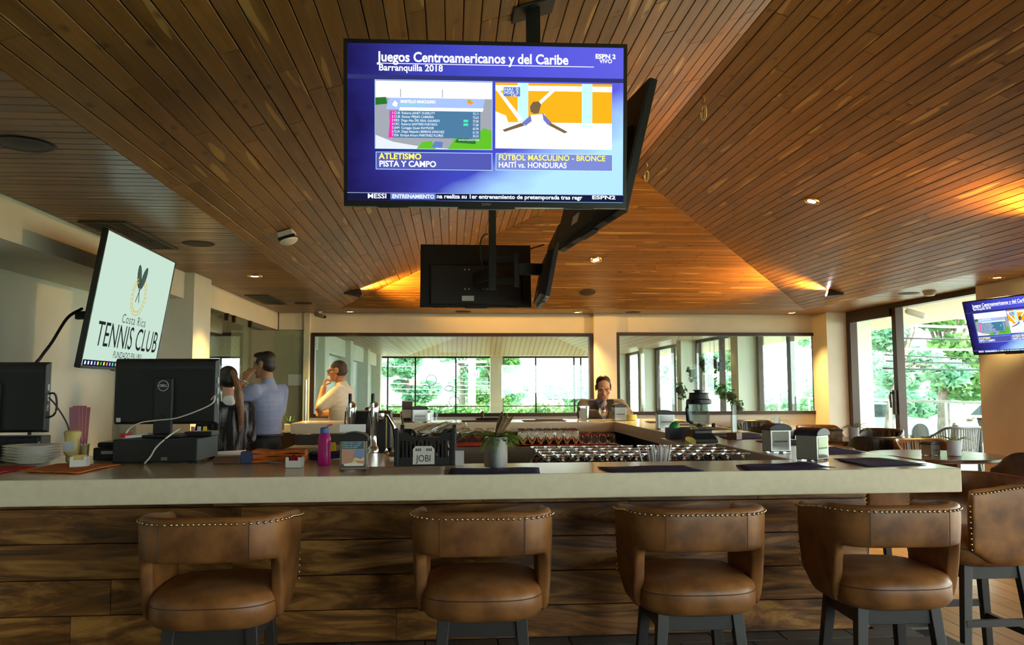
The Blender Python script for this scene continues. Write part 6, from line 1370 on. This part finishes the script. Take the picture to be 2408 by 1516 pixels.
def hand(mb, w, d, n, s, curl=(20, 30, 25), spread=.1, k=1.0, thumb=1.0):
    """palm and five fingers: w wrist, d finger direction, n palm normal, s thumb side"""
    w, d, n, s = Vector(w), Vector(d).normalized(), Vector(n), Vector(s); n = (n-d*n.dot(d)).normalized(); s = (s-d*s.dot(d)-n*s.dot(n)).normalized()
    for q in (-.026, -.009, .009, .024): mb.cap(w+d*.012*k+s*q*.6*k, w+d*.080*k+s*q*k, .0135*k, .0125*k, 8)
    for i, (q, L) in enumerate(((.028, .86), (.010, 1.0), (-.009, .94), (-.027, .74))):
        p = w+d*.084*k+s*q*k; v = (d+s*q*spread*20).normalized(); r_ = .0088*k
        for j, (l, a) in enumerate(zip((.040, .026, .020), curl)):
            ax_ = v.cross(n).normalized(); v = Matrix.Rotation(R(a), 3, ax_) @ v; e = p+v*l*L*k; mb.cap(p, e, r_, r_*.9, 8); p = e; r_ *= .92
            n2 = n
    p = w+d*.028*k+s*.022*k; v = (d*.6+s*.75*thumb+n*.35).normalized()
    for l, a in ((.042, 0), (.03, 18), (.024, 18)):
        ax_ = v.cross((d*.4+n).normalized()).normalized(); v = Matrix.Rotation(R(a), 3, ax_) @ v; e = p+v*l*k; mb.cap(p, e, .0105*k, .0092*k, 8); p = e
def head(mb, c, q, k=1.0, jaw=1.0, fem=False):
    """skull, jaw, nose, brow, lips, ears; c centre, q orientation (face looks to local -Y)"""
    M = q.to_matrix().to_4x4()
    def P(x, y, z): return Vector(c)+(M @ Vector((x*k, y*k, z*k)))
    mb.ell(P(0, .018, .028), (.074*k, .092*k, .084*k), 18, 12, M); mb.ell(P(0, -.030, -.018), (.062*k, .060*k, .078*k), 16, 10, M); mb.ell(P(0, -.040, -.062), (.050*k*jaw, .048*k, .044*k), 14, 9, M); mb.ell(P(0, -.074, -.092), (.022*k*jaw, .018*k, .018*k), 10, 7, M)
    mb.cap(P(0, -.083, .018), P(0, -.106, -.022), .009*k, .0135*k, 10); mb.ell(P(.012, -.092, -.026), (.010*k, .010*k, .008*k), 8, 6, M); mb.ell(P(-.012, -.092, -.026), (.010*k, .010*k, .008*k), 8, 6, M)
    for sx in (-1, 1):
        mb.cap(P(sx*.014, -.081, .030), P(sx*.050, -.066, .030), .0095*k, .009*k, 8); mb.ell(P(sx*.046, -.058, -.016), (.020*k, .020*k, .020*k), 10, 7, M); mb.ell(P(sx*.076, .012, .002), (.011*k, .022*k, .034*k), 10, 8, M); mb.ell(P(sx*.082, .016, .012), (.007*k, .020*k, .022*k), 8, 6, M)
    mb.cap(P(-.020, -.086, -.052), P(.020, -.086, -.052), .0075*k, .0075*k, 8); mb.cap(P(-.017, -.084, -.064), P(.017, -.084, -.064), .0085*k, .0085*k, 8)
    return P, M
def eyes(P, parent, k=1.0, half=True):
    for sx in (-1, 1):
        MB().ell(P(sx*.031, -.0765, .010), (.0125*k, .008*k, .0065*k), 10, 7).build('eye', 'eye_white', parent, smooth=True); MB().ell(P(sx*.031, -.083, .0085), (.0055*k, .004*k, .0055*k), 8, 6).build('iris', 'black_plastic', parent, smooth=True); MB().cap(P(sx*.016, -.089, .031), P(sx*.048, -.074, .034), .0035*k, .003*k, 6).build('eyebrow', 'hair_black', parent, smooth=True)
mat('eye_white', (.20, .15, .12), .8)
def torso(mb, sh, hip, sw, hw, depth, z_sh, z_hip, lean=Vector((0, 0, 0)), grow=0.0):
    """chest to pelvis as stacked ellipsoids"""
    n = 9
    for i in range(n):
        u = i/(n-1); c = Vector(hip).lerp(Vector(sh), u); w_ = hw+(sw-hw)*u**1.3; w_ *= (1-.10*math.sin(math.pi*min(1, u*1.5))) if u < .67 else 1; d_ = depth*(1+.12*math.sin(math.pi*u)); mb.ell(c, (w_+grow, d_+grow, .085+grow), 18, 8)
def person(label, loc, rz, skin, parts):
    """parts: dict name -> (mesh builder, material, voxel); 'body' is the continuous skin"""
    me = remesh(parts['body'][0], 'body', parts['body'][2]); t = thing('person', label, 'person', loc, rz, 'people in the bar')
    o = obj('body', me, skin, t)
    for nme, (mb, m_, vx) in parts.items():
        if nme == 'body': continue
        obj(nme, remesh(mb, nme, vx), m_, t)
    return t
Q0 = Matrix.Identity(3).to_quaternion()
from mathutils import Euler
# --- man in a pale blue shirt, phone hand at his cheek
S, B, T, HR = MB(), MB(), MB(), MB()
hc = (0, -.035, 1.632); q = Euler((R(6), 0, R(8))).to_quaternion()
P, M_ = head(B, hc, q, 1.02)
B.cap((0, .02, 1.38), (0, -.005, 1.55), .060, .056); torso(B, (0, .01, 1.34), (0, 0, .98), .165, .14, .095, 1.4, .98)
sl, el, wl = (.185, .01, 1.40), (.285, -.185, 1.265), (.150, -.135, 1.485); sr, er, wr = (-.185, .01, 1.40), (-.225, -.05, 1.13), (-.03, -.20, 1.165)
for a, b_, c_ in ((sl, el, wl), (sr, er, wr)): B.cap(a, b_, .050, .042); B.cap(b_, c_, .043, .030)
hand(B, wl, (-.30, .30, .85), (-.9, -.1, -.2), (-.3, -.9, .2), (22, 30, 25), .12); hand(B, wr, (.45, -.75, -.05), (.2, .2, -.9), (.5, .5, .6), (10, 14, 10))
for sx in (-1, 1): B.cap((sx*.085, 0, .94), (sx*.10, -.01, .50), .075, .052); B.cap((sx*.10, -.01, .50), (sx*.105, .02, .08), .050, .036); B.cap((sx*.105, .03, .04), (sx*.115, -.13, .035), .036, .032)
torso(S, (0, .012, 1.345), (0, 0, 1.02), .175, .155, .108, 1.4, 1.0, grow=.012); S.cap((-.13, .012, 1.40), (.13, .012, 1.40), .066, .066); S.cap((0, .03, 1.42), (0, .012, 1.475), .072, .066)
S.cap(sl, tuple(Vector(sl).lerp(Vector(el), .70)), .074, .066); S.cap(sr, tuple(Vector(sr).lerp(Vector(er), .72)), .072, .066); S.ell((0, 0, 1.02), (.178, .135, .05), 18, 8)
T.ell((0, 0, .955), (.160, .118, .085), 18, 8)
for sx in (-1, 1): T.cap((sx*.080, 0, .93), (sx*.10, -.01, .50), .092, .070); T.cap((sx*.10, -.01, .50), (sx*.105, .02, .10), .070, .062)
def HP(x, y, z): return Vector(hc)+(M_ @ Vector((x, y, z)))
HR.ell(HP(0, .036, .054), (.080, .088, .076), 18, 10, M_); HR.ell(HP(0, .056, .0), (.077, .062, .075), 16, 9, M_); HR.ell(HP(0, -.02, .098), (.066, .075, .030), 14, 8, M_); HR.ell(HP(.068, -.012, .035), (.014, .03, .036), 8, 6, M_); HR.ell(HP(-.068, -.012, .035), (.014, .03, .036), 8, 6, M_)
pm = person('man in a pale blue short-sleeved shirt holding a hand to his cheek', (-1.695, 7.5, 0), R(-118), 'skin_tan', {'body': (B, None, .0055), 'shirt': (S, 'blue_shirt', .011), 'trousers': (T, 'black_trousers', .012), 'hair': (HR, 'hair_black', .008)})
eyes(P, pm); MB().tube([(.150+.034*math.cos(a*.524)*.9, -.135+.030*math.sin(a*.524), 1.478+.018*math.cos(a*.524)) for a in range(12)], .009, 6, close=True).build('wristwatch', 'steel', pm, smooth=True); MB().tube([(.163*math.cos(a*.262), .128*math.sin(a*.262), .995) for a in range(24)], .014, 6, close=True).build('belt', 'black_plastic', pm, smooth=True)
# --- man in a cream shirt, glasses, hand at his mouth
S, B, T, HR = MB(), MB(), MB(), MB(); hc = (0, -.045, 1.607); q = Euler((R(10), 0, 0)).to_quaternion(); P, M_ = head(B, hc, q, 1.0)
B.cap((0, .02, 1.36), (0, -.01, 1.52), .060, .057); torso(B, (0, .015, 1.32), (0, 0, .96), .165, .15, .10, 1.4, .96)
sl, el, wl = (.185, .02, 1.375), (.165, -.195, 1.205), (.075, -.175, 1.425); sr, er, wr = (-.185, .02, 1.375), (-.19, -.12, 1.14), (.06, -.235, 1.135)
for a, b_, c_ in ((sl, el, wl), (sr, er, wr)): B.cap(a, b_, .050, .043); B.cap(b_, c_, .044, .031)
hand(B, wl, (-.25, .12, .85), (-.2, .95, 0), (-.8, -.3, .2), (60, 70, 50), .03); hand(B, wr, (.9, .15, .1), (.1, .95, .1), (0, 0, 1), (35, 40, 30), .05)
for sx in (-1, 1): B.cap((sx*.085, 0, .92), (sx*.10, -.01, .49), .075, .052); B.cap((sx*.10, -.01, .49), (sx*.105, .02, .08), .05, .036); B.cap((sx*.105, .03, .04), (sx*.115, -.13, .035), .036, .032)
torso(S, (0, .016, 1.32), (0, -.005, .96), .178, .165, .112, 1.4, 1.0, grow=.012); S.cap((-.13, .016, 1.375), (.13, .016, 1.375), .068, .068); S.cap((0, .03, 1.40), (0, .005, 1.455), .075, .068); S.cap(sl, tuple(Vector(sl).lerp(Vector(el), .78)), .078, .072); S.cap(sr, tuple(Vector(sr).lerp(Vector(er), .78)), .076, .07)
T.ell((0, 0, .93), (.165, .12, .085), 18, 8)
for sx in (-1, 1): T.cap((sx*.080, 0, .91), (sx*.10, -.01, .50), .092, .070); T.cap((sx*.10, -.01, .50), (sx*.105, .02, .10), .070, .062)
HR.ell(HP(0, .022, .036), (.0765, .093, .082), 18, 10, M_); HR.ell(HP(0, .040, -.01), (.075, .074, .06), 16, 9, M_)
pw = person('man in a cream short-sleeved shirt and dark glasses, hand at his mouth', (-1.225, 9.0, 0), R(-98), 'skin_warm', {'body': (B, None, .0055), 'shirt': (S, 'white_shirt', .011), 'trousers': (T, 'black_trousers', .012), 'hair': (HR, 'hair_shaved', .008)})
eyes(P, pw); b = MB()
for sx in (-1, 1):
    b.tube([P(sx*.034+.024*math.cos(a*.524), -.098, .008+.018*math.sin(a*.524)) for a in range(12)], .0032, 5, close=True); b.tube([P(sx*.058, -.094, .014), P(sx*.074, -.05, .016), P(sx*.080, .012, .010)], .0032, 5)
b.tube([P(-.010, -.1, .012), P(.010, -.1, .012)], .003, 5); b.build('glasses', 'black_plastic', pw, smooth=True)
# --- seated man in a taupe blazer looking at his phone
S, B, T, HR, V_ = MB(), MB(), MB(), MB(), MB(); hc = (0, -.10, 1.405); q = Euler((R(24), 0, R(-6))).to_quaternion(); P, M_ = head(B, hc, q, 1.08, 1.1)
B.cap((0, .0, 1.20), (0, -.06, 1.33), .064, .062); torso(B, (0, 0, 1.14), (0, .04, .80), .175, .165, .11, 1.2, .8)
sl, el, wl = (.205, .0, 1.215), (.255, -.19, 1.115), (.09, -.345, 1.135); sr, er, wr = (-.205, .0, 1.215), (-.255, -.19, 1.115), (-.055, -.345, 1.135)
for a, b_, c_ in ((sl, el, wl), (sr, er, wr)): B.cap(a, b_, .055, .046); B.cap(b_, c_, .046, .032)
hand(B, wl, (-.55, -.35, .75), (-.6, .6, 0), (0, .6, .5), (35, 45, 35), .05); hand(B, wr, (.55, -.35, .75), (.6, .6, 0), (0, .6, .5), (35, 45, 35), .05)
for sx in (-1, 1): B.cap((sx*.09, .04, .80), (sx*.13, -.30, .80), .082, .062); B.cap((sx*.13, -.30, .80), (sx*.13, -.30, .38), .056, .04); B.cap((sx*.13, -.28, .35), (sx*.13, -.42, .34), .036, .032)
torso(S, (0, .002, 1.14), (0, .045, .82), .190, .175, .125, 1.2, .8, grow=.014); S.cap((-.16, .005, 1.215), (.16, .005, 1.215), .074, .074)
for a, b_, c_ in ((sl, el, wl), (sr, er, wr)): S.cap(a, b_, .078, .064); S.cap(b_, tuple(Vector(b_).lerp(Vector(c_), .82)), .064, .052)
V_.ell((0, -.085, 1.13), (.07, .068, .14), 14, 9); V_.cap((-.04, -.04, 1.265), (.04, -.04, 1.265), .042, .042)
T.ell((0, .04, .80), (.18, .14, .10), 18, 8)
for sx in (-1, 1): T.cap((sx*.09, .04, .81), (sx*.13, -.30, .80), .098, .078); T.cap((sx*.13, -.30, .80), (sx*.13, -.30, .40), .074, .062)
HR.ell(HP(0, .042, .060), (.084, .092, .076), 18, 10, M_); HR.ell(HP(0, .062, .0), (.082, .060, .07), 16, 9, M_)
HR.ell(HP(.074, -.005, .035), (.014, .03, .036), 8, 6, M_); HR.ell(HP(-.074, -.005, .035), (.014, .03, .036), 8, 6, M_)
ps = person('seated man in a taupe blazer bent over his phone', (1.69, 8.98, 0), 0, 'skin_face', {'body': (B, None, .0055), 'blazer': (S, 'taupe_blazer', .011), 'shirt': (V_, 'blue_shirt', .009), 'trousers': (T, 'black_trousers', .012), 'hair': (HR, 'hair_black', .008)})
eyes(P, ps, 1.05)
for sx in (-1, 1): MB().bar((sx*.062, -.115, 1.245), (sx*.022, -.150, 1.03), .035, .016, (0, 1, .2), .03, .012).build('lapel', 'lapel', ps, bevel=.004)
t = thing('phone', 'dark phone held by the seated man', 'phone', (1.712, 8.575, 1.225), rot=(R(-35), 0, 0)); MB().box(-.04, .04, -.005, .005, -.075, .075).build('case', 'black_plastic', t, bevel=.003); MB().box(-.036, .036, .005, .006, -.068, .068).build('screen', 'scr_navy', t)
dup(s0, (1.69, 9.07, 0), R(180), 'brown leather bar stool under the seated man')
# --- woman with a ponytail seen from behind
S, B, T, HR, W2_ = MB(), MB(), MB(), MB(), MB(); hc = (0, -.03, 1.488); q = Euler((R(8), 0, 0)).to_quaternion(); P, M_ = head(B, hc, q, .95)
B.cap((0, .02, 1.24), (0, 0, 1.41), .050, .048); torso(B, (0, .01, 1.20), (0, 0, .90), .145, .15, .09, 1.3, .9); sl, el, wl = (.165, .01, 1.255), (.215, -.04, 1.0), (.10, -.25, .98); sr, er, wr = (-.165, .01, 1.255), (-.215, -.04, 1.0), (-.10, -.25, .98)
for a, b_, c_ in ((sl, el, wl), (sr, er, wr)): B.cap(a, b_, .042, .036); B.cap(b_, c_, .036, .026)
hand(B, wl, (-.4, -.9, 0), (0, 0, -1), (-.8, .2, 0), (20, 25, 20), .05, .9); hand(B, wr, (.4, -.9, 0), (0, 0, -1), (.8, .2, 0), (20, 25, 20), .05, .9)
for sx in (-1, 1): B.cap((sx*.08, 0, .86), (sx*.09, -.01, .46), .078, .05); B.cap((sx*.09, -.01, .46), (sx*.095, .02, .08), .048, .034); B.cap((sx*.095, .03, .04), (sx*.10, -.11, .035), .032, .028)
torso(S, (0, .012, 1.20), (0, 0, .93), .158, .162, .104, 1.3, .9, grow=.014); S.cap((-.12, .012, 1.255), (.12, .012, 1.255), .060, .060)
for a, b_, c_ in ((sl, el, wl), (sr, er, wr)): S.cap(a, b_, .064, .054); S.cap(b_, tuple(Vector(b_).lerp(Vector(c_), .9)), .052, .042)
CO = MB(); CO.cap((0, .03, 1.30), (0, .018, 1.335), .054, .048); W2_.ell((0, 0, .885), (.172, .122, .05), 18, 8); T.ell((0, 0, .83), (.168, .122, .085), 18, 8)
for sx in (-1, 1): T.cap((sx*.08, 0, .82), (sx*.09, -.01, .46), .092, .062); T.cap((sx*.09, -.01, .46), (sx*.095, .02, .10), .06, .046)
HR.ell(HP(0, .026, .040), (.080, .096, .086), 18, 10, M_); HR.ell(HP(0, .05, .0), (.076, .07, .07), 16, 9, M_); HR.ell(HP(.064, -.005, .0), (.016, .04, .06), 8, 6, M_); HR.ell(HP(-.064, -.005, .0), (.016, .04, .06), 8, 6, M_)
pn = person('woman with a long brown ponytail and a black streaked cardigan', (-1.905, 7.0, 0), R(212), 'skin_fair', {'body': (B, None, .006), 'cardigan': (S, 'black_knit', .011), 'shirt': (W2_, 'paper_white', .010), 'collar': (CO, 'paper_white', .008), 'trousers': (T, 'black_trousers', .012), 'hair': (HR, 'hair_black', .008)})
PT = MB(); pts = [HP(-.01, .115, .055), (-.035, .135, 1.47), (-.05, .145, 1.38), (-.06, .150, 1.27), (-.068, .145, 1.16), (-.062, .135, 1.06)]; rr = [.022, .028, .034, .032, .024, .010]
for i in range(5): PT.cap(pts[i], pts[i+1], rr[i], rr[i+1])
obj('ponytail', remesh(PT, 'ponytail', .008), 'hair_brown', pn); MB().tube([HP(-.01+.026*math.cos(a*.785), .105, .052+.026*math.sin(a*.785)) for a in range(8)], .006, 6, close=True).build('hair_tie', 'black_plastic', pn, smooth=True)
